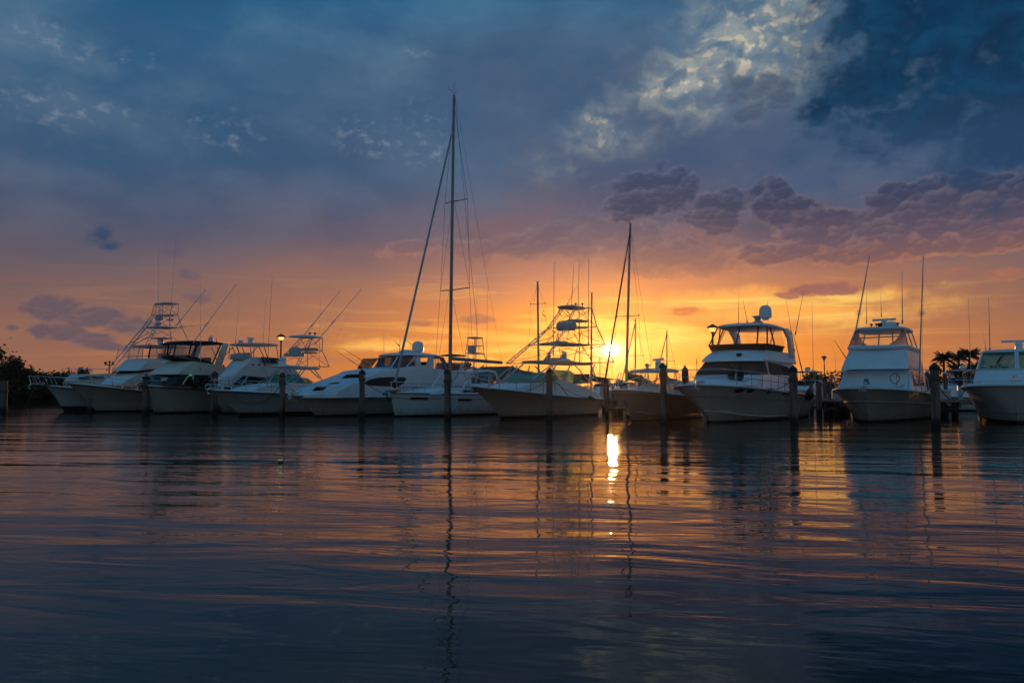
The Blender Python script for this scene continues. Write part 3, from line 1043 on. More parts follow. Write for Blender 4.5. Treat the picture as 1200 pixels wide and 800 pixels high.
# enclosure: navy top, dark frames, clear panels
ew = 1.55
top = [b3.q(192, 402.2, -.6), b3.q(205, 399.6), b3.q(246, 399.6, ew), b3.q(262, 401.8, ew), b3.q(262, 404.0, ew), b3.q(205, 403.2), b3.q(193, 404.6, -.6)]
b3.part('canvas_top', MB().shell(top, ew, nose=.35), 'navy')
vin = [b3.q(195, 417.5, -.6), b3.q(195, 404, -.6), b3.q(259, 404, ew), b3.q(250, 426, ew), b3.q(246, 427, ew), b3.q(253, 405, ew), b3.q(196.2, 405, -.6), b3.q(196.5, 417.5, -.6)]
vl = [b3.q(193.5, 416.5, -.6), b3.q(196, 404, -.6), b3.q(197, 404, -.6), b3.q(194.7, 416.5, -.6)]
b3.part('front_vinyl', MB().shell(vl, ew - .02, nose=.35), 'vinyl')
sv = [b3.q(203, 417.5, ew), b3.q(206, 404, ew), b3.q(258, 404, ew), b3.q(249, 426.5, ew)]
b3.part('side_vinyl', MB().panel(sv, lambda x, z: ew - .02, .004), 'vinyl')
cv = [b3.q(193, 416.3, -.6), b3.q(194, 419.5, -.6), b3.q(209, 421.5), b3.q(250, 428.2, ew), b3.q(250, 425.5, ew), b3.q(209, 418.2)]
b3.part('canvas_skirt', MB().shell(cv, ew + .02, nose=.35), 'navy')
segs = [[b3.p3(203, 418, ew), b3.p3(206, 403, ew)], [b3.p3(221, 419, ew), b3.p3(224, 403, ew)], [b3.p3(226, 420, ew), b3.p3(231, 403, ew)], [b3.p3(249, 426, ew), b3.p3(259, 403, ew)]]
frame_pipes(b3, both(segs) + [[b3.p3(196, 418, 0), b3.p3(198, 403, 0)], [b3.p3(195.5, 418, -.9), b3.p3(197.5, 403, -.9)]], .055, 'canvas_frame', 'navy')
ar = [b3.q(250, 429, ew), b3.q(261, 402, ew), b3.q(267, 402.6, ew), b3.q(258, 431, ew)]
mb = MB()
for s in (1, -1):
    mb.rings([[(x, s * (ew + .02), z) for x, z in ar], [(x, s * (ew + .16), z) for x, z in ar]])
b3.part('arch', mb, 'cream', bevel=.03)
sx_, sz_ = b3.q(247, 400, 0)
b3.array(sx_, 0, sz_, half=.5, ped=.28, turn=60)
b3.part('helm_seat', MB().shell([b3.q(236, 425), b3.q(236, 419), b3.q(243, 419), b3.q(243, 425)], .5), 'navy', bevel=.04)
b3.antp((235, 434), (235, 330), w + .1, r=.02)
b3.antp((254, 401), (254.5, 391.5), 0, r=.02)
b3.outrigger((226, 402), (277, 332.5), ew + .1, star=(.30,))
b3.part('nav_light', MB().lathe(b3.p3(223.5, 440.5, w + .07), [(.05, 0), (.06, .05), (.05, .1)], 8), 'nav')
bx = b3.part('boarding_ladder', MB().bars([[b3.p3(189, 444.2, 1.0), b3.p3(232, 443.8, 1.7)], [b3.p3(189, 445.3, 1.0), b3.p3(232, 445.0, 1.7)]], .075), 'cream')

# ================================================================== 4 white convertible with bare hardtop
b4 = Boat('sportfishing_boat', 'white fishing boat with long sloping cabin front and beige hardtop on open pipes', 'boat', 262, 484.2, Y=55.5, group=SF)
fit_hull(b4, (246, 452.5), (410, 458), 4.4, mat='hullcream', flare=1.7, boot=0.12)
b4.bow_rail(.34, .985, .62, nst=6, r=.022)
b4.anchor()
w = 1.85; hz = b4.q(258, 452)[1]
pr = [b4.q(240, 451, -.5), b4.q(262, 433, -.5), b4.q(276, 421.2, -.3), b4.q(284, 418.6), b4.q(300, 419.4, .4), b4.q(332, 424, w), b4.q(346, 431, w), b4.q(362, 455, w), b4.q(250, 456)]
b4.part('cabin', MB().shell(pr, cabw(b4, w), nose=.5, tum=.12, z0=hz), 'white')
wy = lambda x, z: w - .12 * (z - hz)
b4.part('side_window', MB().panel([b4.q(272, 451.2, w), b4.q(286, 440, w), b4.q(317, 442.6, w), b4.q(311, 451.2, w)], wy), 'dark')
b4.part('side_window', MB().panel([b4.q(320, 442.8, w), b4.q(334, 443.6, w), b4.q(334, 451.2, w), b4.q(314.5, 451.2, w)], wy), 'dark')
for px_ in (298.5, 305.5, 312.5):
    x, z = b4.q(px_, 427.2, w)
    b4.part('porthole', MB().panel([(x + .07 * math.cos(t), z + .07 * math.sin(t)) for t in [k * math.pi / 5 for k in range(10)]], wy), 'dark')
slabp(b4, 'hardtop', 'cream', 266, 329, 405.2, .13, 1.6, crown=.08, rise=.0)
fl = lambda px_, py_, y: b4.p3(px_, py_, y)
segs = [[fl(283, 421, 1.4), fl(277, 405, 1.4)], [fl(289, 420, 1.4), fl(283, 405, 1.4)], [fl(290, 419, 1.45), fl(303, 405, 1.45)], [fl(312, 425, 1.5), fl(303, 405, 1.5)], [fl(316, 426, 1.5), fl(309, 405, 1.5)], [fl(297, 420, 1.4), fl(298, 405, 1.4)], [fl(327, 425, 1.5), fl(324, 406, 1.5)]]
frame_pipes(b4, both(segs), .032, 'hardtop_frame')
b4.part('flybridge_curtain', MB().panel([fl(306, 418, 1.5)[::2], fl(327, 419.5, 1.5)[::2], fl(328, 426, 1.5)[::2], fl(308, 425, 1.5)[::2]], lambda x, z: 1.5, .01), 'darksail')
b4.part('helm_console', MB().shell([b4.q(276, 421), b4.q(277, 414.3), b4.q(286, 413.2), b4.q(288, 421)], .7), 'white2', bevel=.05)
x, z = b4.q(293.5, 403.2); b4.array(x, 0, z, half=.45, ped=.35, turn=25)
x, z = b4.q(280, 403.2); b4.array(x, .2, z, half=.25, ped=.15, turn=25)
b4.antp((276, 402), (281, 348), -.6)
b4.antp((308.5, 404), (312, 347), .9)
b4.antp((314, 423), (319, 325), 1.7, r=.028, mat='wire')

# ================================================================== 5 express with tower
b5 = Boat('sportfishing_boat', 'low white express fishing boat with half tower, domed helm pod and raked outriggers', 'boat', 281, 487.2, group=SF)
fit_hull(b5, (249, 457.2), (396, 462), 3.9, mat='hullblue', flare=1.9, boot=0.22, wl=.84, stripe=[(.55, 'stripe', .018)])
b5.bow_rail(.42, .985, .62, nst=5, r=.024)
b5.anchor()
w = 1.45; hz = b5.q(290, 457)[1]
pr = [b5.q(268, 457.8), b5.q(280, 454.5), b5.q(296, 450.5), b5.q(318, 448.5), b5.q(352, 449, w), b5.q(385, 452, w), b5.q(385, 462, w), b5.q(268, 462)]
b5.part('cabin', MB().shell(pr, cabw(b5, w), nose=.8, tum=.1, z0=hz), 'white')
pr = [b5.q(313, 450, -.5), b5.q(327, 439.5, -.5), b5.q(330, 438.6, -.5), b5.q(329.5, 440, -.5), b5.q(316, 450, -.5)]
b5.part('windshield', MB().shell(pr, 1.35, nose=.6), 'tealglass')
b5.part('side_glass', MB().panel([b5.q(335, 450, 1.35), b5.q(346, 441.5, 1.35), b5.q(360, 444, 1.35), b5.q(370, 451, 1.35)], lambda x, z: 1.35, .006), 'tealglass')
frame_pipes(b5, both([[b5.p3(333, 450, 1.37), b5.p3(345.5, 440.6, 1.37), b5.p3(360, 443.4, 1.37), b5.p3(373, 451.5, 1.37)]]) + [[b5.p3(345.5, 440.6, 1.37), b5.p3(336, 439, 0), b5.p3(326, 439, -1.2)]], .028, 'windshield_frame', 'steel')
slabp(b5, 'hardtop', 'white', 315.5, 378.5, 431.6, .10, 1.35, crown=.06, rise=.08)
segs = [[b5.p3(312, 452, 1.3), b5.p3(326, 432, 1.3)], [b5.p3(340, 451, 1.35), b5.p3(354, 432, 1.3)], [b5.p3(343, 451, 1.35), b5.p3(358, 432, 1.3)], [b5.p3(345, 452, 1.35), b5.p3(340, 432, 1.3)], [b5.p3(378, 446, 1.35), b5.p3(368, 432, 1.3)], [b5.p3(374, 443, 1.35), b5.p3(362, 432, 1.3)]]
frame_pipes(b5, both(segs), .035, 'hardtop_frame')
tower(b5, [(333, 430), (347, 410), (358, 396)], [(373, 430), (369, 411), (372, 396)], [1.15, .75, .55], br=((0, 1), (1, 2)))
helm_pod(b5, 'tower_console', 337.5, 354, 406.4, 414.5, .60)
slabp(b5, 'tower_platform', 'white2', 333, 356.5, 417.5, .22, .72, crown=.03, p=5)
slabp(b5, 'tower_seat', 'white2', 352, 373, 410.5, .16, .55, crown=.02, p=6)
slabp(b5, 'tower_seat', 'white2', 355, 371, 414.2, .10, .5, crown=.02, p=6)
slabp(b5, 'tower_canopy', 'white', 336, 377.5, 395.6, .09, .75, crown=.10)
b5.part('pedestal', MB().lathe((lambda p: (p[0], 0, p[1]))(b5.q(331, 430)), [(.34, 0), (.26, .25), (.2, .45), (.3, .5), (.28, .6), (.12, .64)], 14), 'white')
b5.outrigger((356, 393), (399, 340), .5, star=(.22,))
b5.outrigger((368, 404), (423.5, 338.5), .9, star=(.38,))
b5.antp((374.5, 430), (375.5, 348), 0.6)
for px_ in (363, 369):
    x, z = b5.q(px_, 394); b5.part('masthead_light', MB().lathe((x, 0, z), [(.04, 0), (.03, .15), (.1, .17), (.1, .25), (.02, .28)], 8), 'wire')

# ================================================================== 6 sleek express motor yacht
b6 = Boat('motor_yacht', 'sleek white motor yacht with long dark side window and white radome', 'boat', 371, 488.2, group='motor yachts')
fit_hull(b6, (343, 463.2), (560, 463), 4.5, mat='hullwhite', flare=1.5, boot=0.12, wl=.86, rail='stripe', railr=.04, stripe=[(.72, 'stripe', .015)])
w = 2.0; hz = b6.q(360, 462)[1]
b6.bow_rail(.30, .98, .55, nst=6, mid=False, r=.02)
b6.anchor()
# foredeck and coaming rise in one sweep to the saloon
pr = [b6.q(347, 463), b6.q(352, 458.8), b6.q(362, 452, -.3), b6.q(378, 446, -.4), b6.q(400, 437.2, -.6), b6.q(430, 434, -.6), b6.q(462, 432), b6.q(505, 431.5, w), b6.q(552, 437, w), b6.q(556, 464, w), b6.q(347, 466)]
b6.part('cabin', MB().shell(pr, w, nose=1.3, tum=.10, z0=hz, pw=2.0), 'white')
pr = [b6.q(398, 438.6, -.6), b6.q(405, 434.5, -.6), b6.q(432, 431.2, -.6), b6.q(470, 428), b6.q(510, 428, w), b6.q(510, 434, w), b6.q(440, 437)]
b6.part('upper_coaming', MB().shell(pr, w - .12, nose=.9, tum=.2, z0=hz + 1), 'white')
wy = lambda x, z: w - .10 * (z - hz)
b6.part('side_window', MB().panel([b6.q(427, 449.2, w), b6.q(433, 445, w), b6.q(445, 442.2, w), b6.q(462, 441.5, w), b6.q(474, 441.8, w), b6.q(477.5, 443.2, w), b6.q(474.5, 448.4, w), b6.q(468, 452.2, w), b6.q(455, 452.6, w), b6.q(434, 451.6, w)], wy, .02), 'mesh')
b6.part('skylight', MB().panel([b6.q(391, 443.6, 1.2), b6.q(398, 438.8, 1.2), b6.q(421, 437.8, 1.2), b6.q(414, 442.4, 1.2)], lambda x, z: 1.95 - .1 * (z - hz), .03, side=(1,)), 'dark')
for pts in ([(360, 458), (364, 453.2), (376, 453), (371, 457.2)], [(374, 450), (378, 448.4), (388, 447.6), (384, 449.6)]):
    b6.part('hatch', MB().panel([b6.q(a, c, 1.0) for a, c in pts], lambda x, z: 1.45 if pts[0][0] == 360 else 1.72, .14, side=(1,)), 'dark')
# enclosed bridge
bw_ = 1.75
gl = [b6.q(443, 431, -.5), b6.q(454, 418.6, -.5), b6.q(460, 417.6, -.3), b6.q(459, 419, -.3), b6.q(449, 431, -.5)]
b6.part('windscreen', MB().shell(gl, bw_ - .04, nose=.95, tum=.08, z0=hz + 1.2), 'greyglass')
b6.part('side_glass', MB().panel([b6.q(461, 431, bw_), b6.q(468, 418.6, bw_), b6.q(486, 418.2, bw_), b6.q(476, 431.4, bw_)], lambda x, z: bw_ - .1, .008), 'greyglass')
b6.part('side_glass', MB().panel([b6.q(479, 431.4, bw_), b6.q(488, 418.2, bw_), b6.q(493, 418.2, bw_), b6.q(492, 431.6, bw_)], lambda x, z: bw_ - .1, .008), 'greyglass')
slabp(b6, 'hardtop', 'white', 441, 519, 418.2, .12, bw_ + .05, crown=.20, p=3.2)
segs = [[b6.p3(458, 431, bw_), b6.p3(466, 418, bw_ - .08)], [b6.p3(475, 431.4, bw_), b6.p3(486, 418, bw_ - .08)]]
frame_pipes(b6, segs, .05, 'bridge_frame', 'white')
# aft arch with the big oval opening
ow = bw_
ar1 = [b6.q(*p, ow) for p in [(487, 418), (492, 418), (494, 453), (487, 453)]]
ar2 = [b6.q(*p, ow) for p in [(503, 418), (509, 418), (507.5, 424), (507.5, 431), (510, 437), (516, 440), (522, 440), (522, 453), (502, 453), (497.5, 441), (499, 431)]]
ar3 = [b6.q(*p, ow) for p in [(509, 417.6), (519, 418), (522, 424), (523.5, 440), (520.5, 440), (519, 425), (516, 420.4), (510, 420.4)]]
for nm, a in (('arch', ar1), ('arch', ar2), ('arch', ar3)):
    mb = MB()
    for s in (1, -1):
        mb.rings([[(x, s * (ow - .10), z) for x, z in a], [(x, s * (ow + .06), z) for x, z in a]])
    b6.part(nm, mb, 'white' if a is not ar3 else 'stripe', bevel=.015)
b6.part('aft_curtain', MB().panel([b6.q(509, 420, ow), b6.q(516, 420.5, ow), b6.q(519.5, 426, ow), b6.q(520, 438.5, ow), b6.q(513, 438, ow), b6.q(508.5, 432, ow)], lambda x, z: ow - .05, .006), 'vinyl')
b6.part('helm_seat', MB().shell([b6.q(487, 437), b6.q(488, 424), b6.q(492, 424), b6.q(494, 437)], .9), 'dark', bevel=.04)
b6.part('cockpit_table', MB().shell([b6.q(495, 456), b6.q(496, 447), b6.q(503, 447), b6.q(503, 456)], .6), 'teak')
x, z = b6.q(488.5, 414.6); b6.radome(x, .1, z, r=.42, h=.80, ped=.12)
x, z = b6.q(475.5, 414.4); b6.radome(x, .1, z, r=.46, h=.22, ped=.06)
b6.antp((450, 419), (450, 379), -1.2, r=.015)
b6.antp((468.5, 415), (469, 396), .3, r=.03, mat='wire')
b6.antp((487, 408), (473, 395), -.3, r=.02, mat='wire')
b6.antp((468, 405), (461, 398), .3, r=.02, mat='wire')
for a, c in (((424, 431), (394, 411)), ((433, 428), (402.5, 408.5))):
    b6.antp(a, c, 1.0, r=.022, mat='wire', name='fishing_rod')
b6.part('horn', MB().lathe(b6.p3(422, 432, .9), [(.1, 0), (.12, .1), (.05, .2)], 8), 'wire')
for a in ((425, 458.5), (430, 458.5)):
    b6.part('grab_rail', MB().tube([b6.p3(a[0], 444, w + .02), b6.p3(a[0] - 3, 434, w - .1)], .02, 5), 'steel')
b6.hull_window([b6.q(434, 465.5, 2.1), b6.q(440, 464, 2.1), b6.q(445, 465.8, 2.1), b6.q(440, 467.6, 2.1)], 'dark', 'porthole')

# ================================================================== 7 white sloop
b7 = Boat('sailboat', 'white sloop with plumb bow, tall bare mast and furled headsail, centre left', 'sailboat', 462.5, 488.6, H=40, group='sailboats in the marina')
fit_hull(b7, (457.5, 459.4), (606, 461.5), 4.2, mat='hullblue', flare=.7, boot=0.13, wl=.93, pd=2.3, ed=.8, pw=2.0, rail='redbrown', railr=.025, stripe=[(.76, 'stripe', .018)])
w = 1.3; hz = b7.q(480, 459)[1]
pr = [b7.q(483, 459.5), b7.q(492, 455.8), b7.q(512, 453.4), b7.q(550, 454.4, .8), b7.q(572, 458, w), b7.q(572, 461, w), b7.q(483, 462)]
b7.part('coachroof', MB().shell(pr, w, nose=.7, tum=.5, z0=hz), 'white')
b7.part('cabin_window', MB().panel([b7.q(541, 459.5, w), b7.q(541, 456.6, w), b7.q(562, 457.4, w), b7.q(566, 460.4, w)], lambda x, z: w - .3 * (z - hz), .02), 'mesh')
for pts in ([(498, 465.2), (513, 465.6), (513, 468.6), (498, 468.2)], [(541, 467), (554, 467.2), (554, 469.8), (541, 469.8)]):
    b7.hull_window([b7.q(a, c, 1.9) for a, c in pts], 'mesh', 'hull_window', th=.05)
mx, mz = b7.q(527, 455)
mx2, mz2 = b7.q(532, 112)
mb = MB()
mb.tube([(mx, 0, hz - .2), ((mx + mx2) / 2, 0, (hz + mz2) / 2), (mx2, 0, mz2)], .125, 10, .085)
mast = b7.part('mast', mb, 'mast')
sp = []
for (py_, pl_, pr_) in ((236, 516, 562), (340, 510.5, 569.5)):
    t = (py_ - 112) / (455 - 112)
    x, z = mx2 + (mx - mx2) * t, b7.q(529, py_)[1]
    hw = 1.05 if py_ < 300 else 1.35
    mbs = MB(); mbs.tube([(x - .35, hw, z + .1), (x, 0, z), (x - .35, -hw, z + .1)], .035, 6)
    b7.part('spreader', mbs, 'mast', mast)
    sp.append((x - .35, hw, z + .1))
mbs = MB()
for s in (1, -1):
    chain = (mx - .35, s * 1.9, hz - .1)
    a, c = sp[1], sp[0]
    mbs.tube([chain, (a[0], s * a[1], a[2]), (c[0], s * c[1], c[2]), (mx2, 0, mz2 - .6)], .014, 4)
    mbs.tube([(mx - .2, s * 1.7, hz), (mx, s * .1, a[2] - .1)], .011, 4)
    mbs.tube([(a[0], s * a[1], a[2]), (mx2 + .0, s * .08, c[2] - .1)], .011, 4)
b7.part('shroud', mbs, 'wire', mast)
xs, zs_ = -b7._Lw, b7.zs
mbs = MB(); mbs.tube([(mx2 - .1, 0, mz2 - .1), (xs + 1.8, 0, zs_ + 3.2), (xs + .2, 1.4, zs_)], .013, 4); mbs.tube([(xs + 1.8, 0, zs_ + 3.2), (xs + .2, -1.4, zs_)], .011, 4)
b7.part('backstay', mbs, 'wire', mast)
hb = (b7.ov - .15, 0, b7.zb + .25); ht = (lambda p: (p[0] - .05, 0, p[1]))(b7.q(530.5, 162))
mbs = MB()
A, Bv = Vector((mx + (mx2 - mx) * .85 + .2, 0, b7.q(531, 160)[1])), Vector(b7.p3(463, 448, 0))
mbs.tube([Bv, Bv.lerp(A, .06), Bv.lerp(A, .5), A], .085, 8, .06)
b7.part('furled_headsail', mbs, 'sail')
mbs = MB(); mbs.lathe(Bv + Vector((0, 0, -.35)), [(.05, 0), (.14, .05), (.14, .12), (.06, .14), (.06, .3), (.14, .32), (.05, .38)], 10)
b7.part('furling_drum', mbs, 'black')
# boom with mainsail rolled inside the mast
bx0 = (mx - .15, 0, b7.q(531, 420)[1]); bx1 = (lambda p: (p[0], 0, p[1]))(b7.q(588, 424.8))
mbs = MB(); mbs.tube([bx0, bx1], .12, 8, .11)
boom = b7.part('boom', mbs, 'mast')
mbs = MB(); mbs.tube([(mx - .15, 0, hz + .55), Vector(bx0).lerp(Vector(bx1), .30)], .055, 6)
b7.part('boom_vang', mbs, 'alu')
mbs = MB(); mbs.tube([Vector(bx0).lerp(Vector(bx1), .62), (bx1[0] + .6, 0, hz + .3)], .014, 4); mbs.tube([bx1, (mx2 - .1, 0, mz2)], .008, 3)
b7.part('mainsheet', mbs, 'rope')
mbs = MB()
mbs.tube([(mx2, 0, mz2), (mx2, 0, mz2 + .9)], .012, 4); mbs.tube([(mx2 - .1, 0, mz2 + .1), (mx2 + .6, .1, mz2 + .25), (mx2 + .6, .1, mz2 + .45)], .014, 4); mbs.tube([(mx2 + .1, 0, mz2 + .1), (mx2 - .4, -.1, mz2 + .35)], .014, 4)
b7.part('wind_vane', mbs, 'wire', mast)
b7.part('anchor', MB().tube([(b7.ov - .6, 0, b7.zb + .12), (b7.ov + .35, 0, b7.zb + .06), (b7.ov + .25, 0, b7.zb - .35), (b7.ov + .05, 0, b7.zb - .5)], .05).tube([(b7.ov + .4, -.2, b7.zb - .1), (b7.ov + .4, .2, b7.zb - .1)], .06), 'black')
b7.part('bowsprit', MB().slab(b7.ov - .8, b7.ov + .35, .28, b7.zb + .02, .06), 'teak')
mbs = MB()
hr = b7.zb + .62
mbs.tube([(b7.ov - 1.3, .62, b7.zb + .05), (b7.ov - 1.3, .6, hr), (b7.ov - .2, .25, hr), (b7.ov - .2, -.25, hr), (b7.ov - 1.3, -.6, hr), (b7.ov - 1.3, -.62, b7.zb + .05)], .02, 5)
mbs.bars([[(b7.ov - .25, .25, hr), (b7.ov - .3, .22, b7.zb)], [(b7.ov - .25, -.25, hr), (b7.ov - .3, -.22, b7.zb)]], .02)
b7.part('bow_rail', mbs, 'steel')
mbs = MB()
for t in (.2, .35, .5, .65, .8):
    for s in (1, -1):
        x, y, z = b7.edge(t, s); mbs.tube([(x, y * .96, z), (x, y * .96, z + .6)], .014, 4)
for s in (1, -1):
    for hh in (.58, .3):
        mbs.tube([tuple(Vector(b7.edge(t, s)) * 1 + Vector((0, -.04 * s, hh))) for t in (.15, .35, .5, .65, .8, .88)], .007, 3)
b7.part('lifeline', mbs, 'wire')
# white framed sprayhood / bimini over the cockpit
mbs = MB()
for (yy) in (1.45, -1.45):
    mbs.tube([b7.p3(541, 458, yy) if yy > 0 else (b7.q(541, 458, 1.45)[0], yy, b7.q(541, 458, 1.45)[1])] + [(b7.q(a, c, 1.45)[0], yy, b7.q(a, c, 1.45)[1]) for a, c in ((549, 444), (556, 436.5), (572, 434.2), (580, 436), (585, 446), (589, 459))], .085, 8)
xa, za = b7.q(556, 436.5, 1.45); xc, zc = b7.q(578, 435, 1.45)
mbs.tube([(xa, -1.45, za), (xa + .1, 0, za + .1), (xa, 1.45, za)], .08, 8)
mbs.tube([(xc, -1.45, zc), (xc, 0, zc + .1), (xc, 1.45, zc)], .06, 8)
b7.part('arch', mbs, 'white')
b7.part('cockpit_cushion', MB().shell([b7.q(529, 455.5), b7.q(530, 452.4), b7.q(546, 452.8), b7.q(547, 456)], .9), 'cushion', bevel=.05)
mbs = MB()
sw = b7.q(563, 447)
mbs.tube([(sw[0] + .05, .75 + .42 * math.cos(t), sw[1] + .42 * math.sin(t)) for t in [k * math.pi / 8 for k in range(17)]], .025, 5)
mbs.tube([(sw[0], .75, sw[1] + .4), (sw[0], .75, sw[1] - .9)], .05, 6)
b7.part('steering_wheel', mbs, 'steel')

# ================================================================== 8 green canvas boat behind the sloop
b8 = Boat('cabin_cruiser', 'boat half hidden behind the sloop, under a long low dark green canvas awning', 'boat', 560, 478, Y=64)
ov, zb = b8.q(536, 456)
b8.hull(10.5, 3.8, zb, 1.0, ov, mat='hullwhite')
w = 1.6
pr = [b8.q(545, 447, -1), b8.q(556, 438, -.8), b8.q(572, 431.2), b8.q(590, 430.4, .8), b8.q(606, 432.8, w), b8.q(622, 438.6, w), b8.q(620, 440, w), b8.q(590, 434, w), b8.q(572, 433.4), b8.q(558, 439, -.8), b8.q(546, 448.5, -1)]
b8.part('awning', MB().shell(pr, w, nose=.3), 'green')
pr2 = [b8.q(590, 430.0, .8), b8.q(606, 432.2, w), b8.q(622, 438.0, w), b8.q(606, 433.4, w)]
b8.part('awning_edge', MB().shell([(x, z + .06) for x, z in pr2], w + .02), 'teal')
b8.part('cabin', MB().shell([b8.q(548, 455), b8.q(554, 449), b8.q(600, 449, w), b8.q(618, 455, w), b8.q(618, 464, w), b8.q(548, 464)], 1.5, nose=.4), 'white')
frame_pipes(b8, both([[b8.p3(556, 455, 1.5), b8.p3(560, 438, 1.5)], [b8.p3(575, 452, 1.5), b8.p3(575, 433, 1.5)], [b8.p3(600, 452, 1.5), b8.p3(602, 433, 1.5)], [b8.p3(614, 454, 1.5), b8.p3(618, 437, 1.5)]]), .03, 'awning_frame')
b8.part('curtain', MB().panel([b8.q(586, 452, 1.5), b8.q(588, 434, 1.5), b8.q(612, 437, 1.5), b8.q(612, 453, 1.5)], lambda x, z: 1.5, .01), 'navy')

# ================================================================== 9 tower sportfisher at the centre
b9 = Boat('sportfishing_boat', 'white sportfishing boat left of the sun with tall tuna tower and flared bow', 'boat', 587, 490.8, group=SF)
fit_hull(b9, (557, 453.6), (708, 467), 4.1, mat='hullglare', flare=2.4, boot=0.16, wl=.82, pd=2.8, sheerp=1.5, rail='stripe', railr=.03, stripe=[(.14, 'stripe', .02)])
mb = MB(); mb.slab(b9.ov - .9, b9.ov + .35, .24, b9.zb + .02, .06); b9.part('pulpit', mb, 'white')
b9.bow_rail(.40, .975, .66, nst=5, r=.026, mid=False)
b9.anchor(b9.ov + .1)
w = 1.5; hz = b9.q(600, 455)[1]
pr = [b9.q(578, 454.8), b9.q(592, 450), b9.q(608, 446.8), b9.q(640, 445, .2), b9.q(664, 447.5, w), b9.q(690, 456, w), b9.q(704, 464.5, w), b9.q(704, 472, w), b9.q(578, 460)]
b9.part('cabin', MB().shell(pr, cabw(b9, w), nose=.9, tum=.15, z0=hz), 'white')
gw = 1.4
pr = [b9.q(586, 447.5, -.8), b9.q(600, 439.5, -.8), b9.q(606, 436.6, -.7), b9.q(609, 437, -.7), b9.q(591, 447.6, -.8)]
b9.part('windshield', MB().shell(pr, gw, nose=.7), 'tealglass')
b9.part('side_glass', MB().panel([b9.q(641, 447.6, gw), b9.q(650, 433, gw), b9.q(668, 434, gw), b9.q(688, 449, gw), b9.q(680, 450, gw)], lambda x, z: gw, .006), 'tealglass')
b9.part('dashboard', MB().shell([b9.q(618, 446), b9.q(620, 440.5), b9.q(632, 440.5), b9.q(632, 446)], 1.2), 'teal', bevel=.03)
hx0, hx1, hzz = slabp(b9, 'hardtop', 'white2', 608, 700.5, 426.2, .10, 1.55, crown=.06, rise=.04)
slabp(b9, 'roof_pod', 'white', 636.5, 668.5, 424.2, .18, .85, crown=.10, p=3)
x, z = b9.q(661, 420.5); b9.array(x, 0, z, half=.85, ped=.36, turn=22)
x, z = b9.q(643, 423.5); b9.part('searchlight', MB().lathe((x, 0, z), [(.05, 0), (.04, .22), (.14, .25), (.15, .38), (.04, .42)], 10), 'wire')
P3 = lambda a, c, y: b9.p3(a, c, y)
segs = [[P3(589, 446, 1.3), P3(604, 434, 1.4), P3(613, 427, 1.4)], [P3(633, 446, 1.35), P3(648, 427.5, 1.45)], [P3(638, 446, 1.35), P3(652, 427.5, 1.45)], [P3(624, 444, 1.3), P3(640, 432, 1.4), P3(646, 427.5, 1.4)],
        [P3(674, 428, 1.5), P3(682, 437, 1.5), P3(700, 457, 1.5)], [P3(693, 428, 1.5), P3(700, 446, 1.5)], [P3(697, 427, 1.5), P3(688, 453, 1.5)], [P3(660, 447, 1.4), P3(668, 428, 1.5)]]
frame_pipes(b9, both(segs), .042, 'hardtop_frame')
tower(b9, [(614, 425.5), (634, 404), (652, 384), (665, 361.5)], [(699, 425), (694, 404), (689, 383), (686, 361)], [1.35, 1.0, .68, .5], br=((0, 1), (1, 2), (2, 3)), r=.034)
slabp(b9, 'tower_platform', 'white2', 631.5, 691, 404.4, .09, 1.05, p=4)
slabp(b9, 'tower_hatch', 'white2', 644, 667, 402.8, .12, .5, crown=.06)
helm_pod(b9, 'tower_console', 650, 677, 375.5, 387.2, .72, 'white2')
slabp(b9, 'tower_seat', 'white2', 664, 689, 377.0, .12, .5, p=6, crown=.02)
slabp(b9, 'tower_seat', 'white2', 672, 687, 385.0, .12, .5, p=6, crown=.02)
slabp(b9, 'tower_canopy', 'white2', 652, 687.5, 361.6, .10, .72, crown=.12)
frame_pipes(b9, both([[P3(672, 425, 1.2), P3(682, 386, .7)], [P3(650, 404, .8), P3(655, 387, .5)], [P3(663, 404, .8), P3(667, 387, .5)], [P3(694, 424, 1.2), P3(672, 390, .6)], [P3(636, 425, 1.2), P3(652, 405, 1.0)], [P3(656, 362, .6), P3(654, 366, .6), P3(658, 370, .6)], [P3(681, 362, .6), P3(686, 367, .6), P3(686, 380, .6)]]), .026, 'tower_stay')
b9.antp((648.5, 425), (649.5, 306), -.9, r=.03)
b9.antp((669.5, 360), (672.5, 308), -.3)
b9.antp((677.5, 358), (678.5, 307), .3)
b9.antp((689.5, 405), (689.7, 302), .95, r=.034)
b9.antp((664, 358), (678, 331), .2, r=.02)
for px_ in (674.5, 682.5):
    x, z = b9.q(px_, 359); b9.part('masthead_light', MB().lathe((x, 0, z), [(.03, 0), (.03, .12), (.09, .14), (.08, .22), (.01, .24)], 8), 'wire')
b9.part('helm_seat', MB().shell([b9.q(672, 449), b9.q(673, 438), b9.q(681, 438), b9.q(682, 449)], .35, ys=.3), 'black', bevel=.05)
b9.hull_window([b9.q(690, 463.5, 2), b9.q(699, 467, 2), b9.q(698.5, 469.5, 2), b9.q(689, 467.5, 2)], 'stripe', 'hull_vent')
b9.part('rod_holder', MB().bars([[P3(692, 460, 1.4), P3(690, 452, 1.4)], [P3(697, 462, 1.4), P3(696, 454, 1.4)]], .03), 'steel')

# ================================================================== 10 centre console
b10 = Boat('center_console_boat', 'open boat with T-top and bar radar just right of the sun', 'boat', 741, 493.2, H=33, group=SF)
ov, zb = b10.q(727, 456.5)
b10.hull(9.5, 3.2, zb, 1.15, ov + .2, mat='hullglare', flare=1.5, boot=.05, wl=.80, pd=4.0, ed=.45, pw=2.4, rail='stripe', railr=.028, sheerp=1.2, stripe=[(.86, 'stripe', .02)])
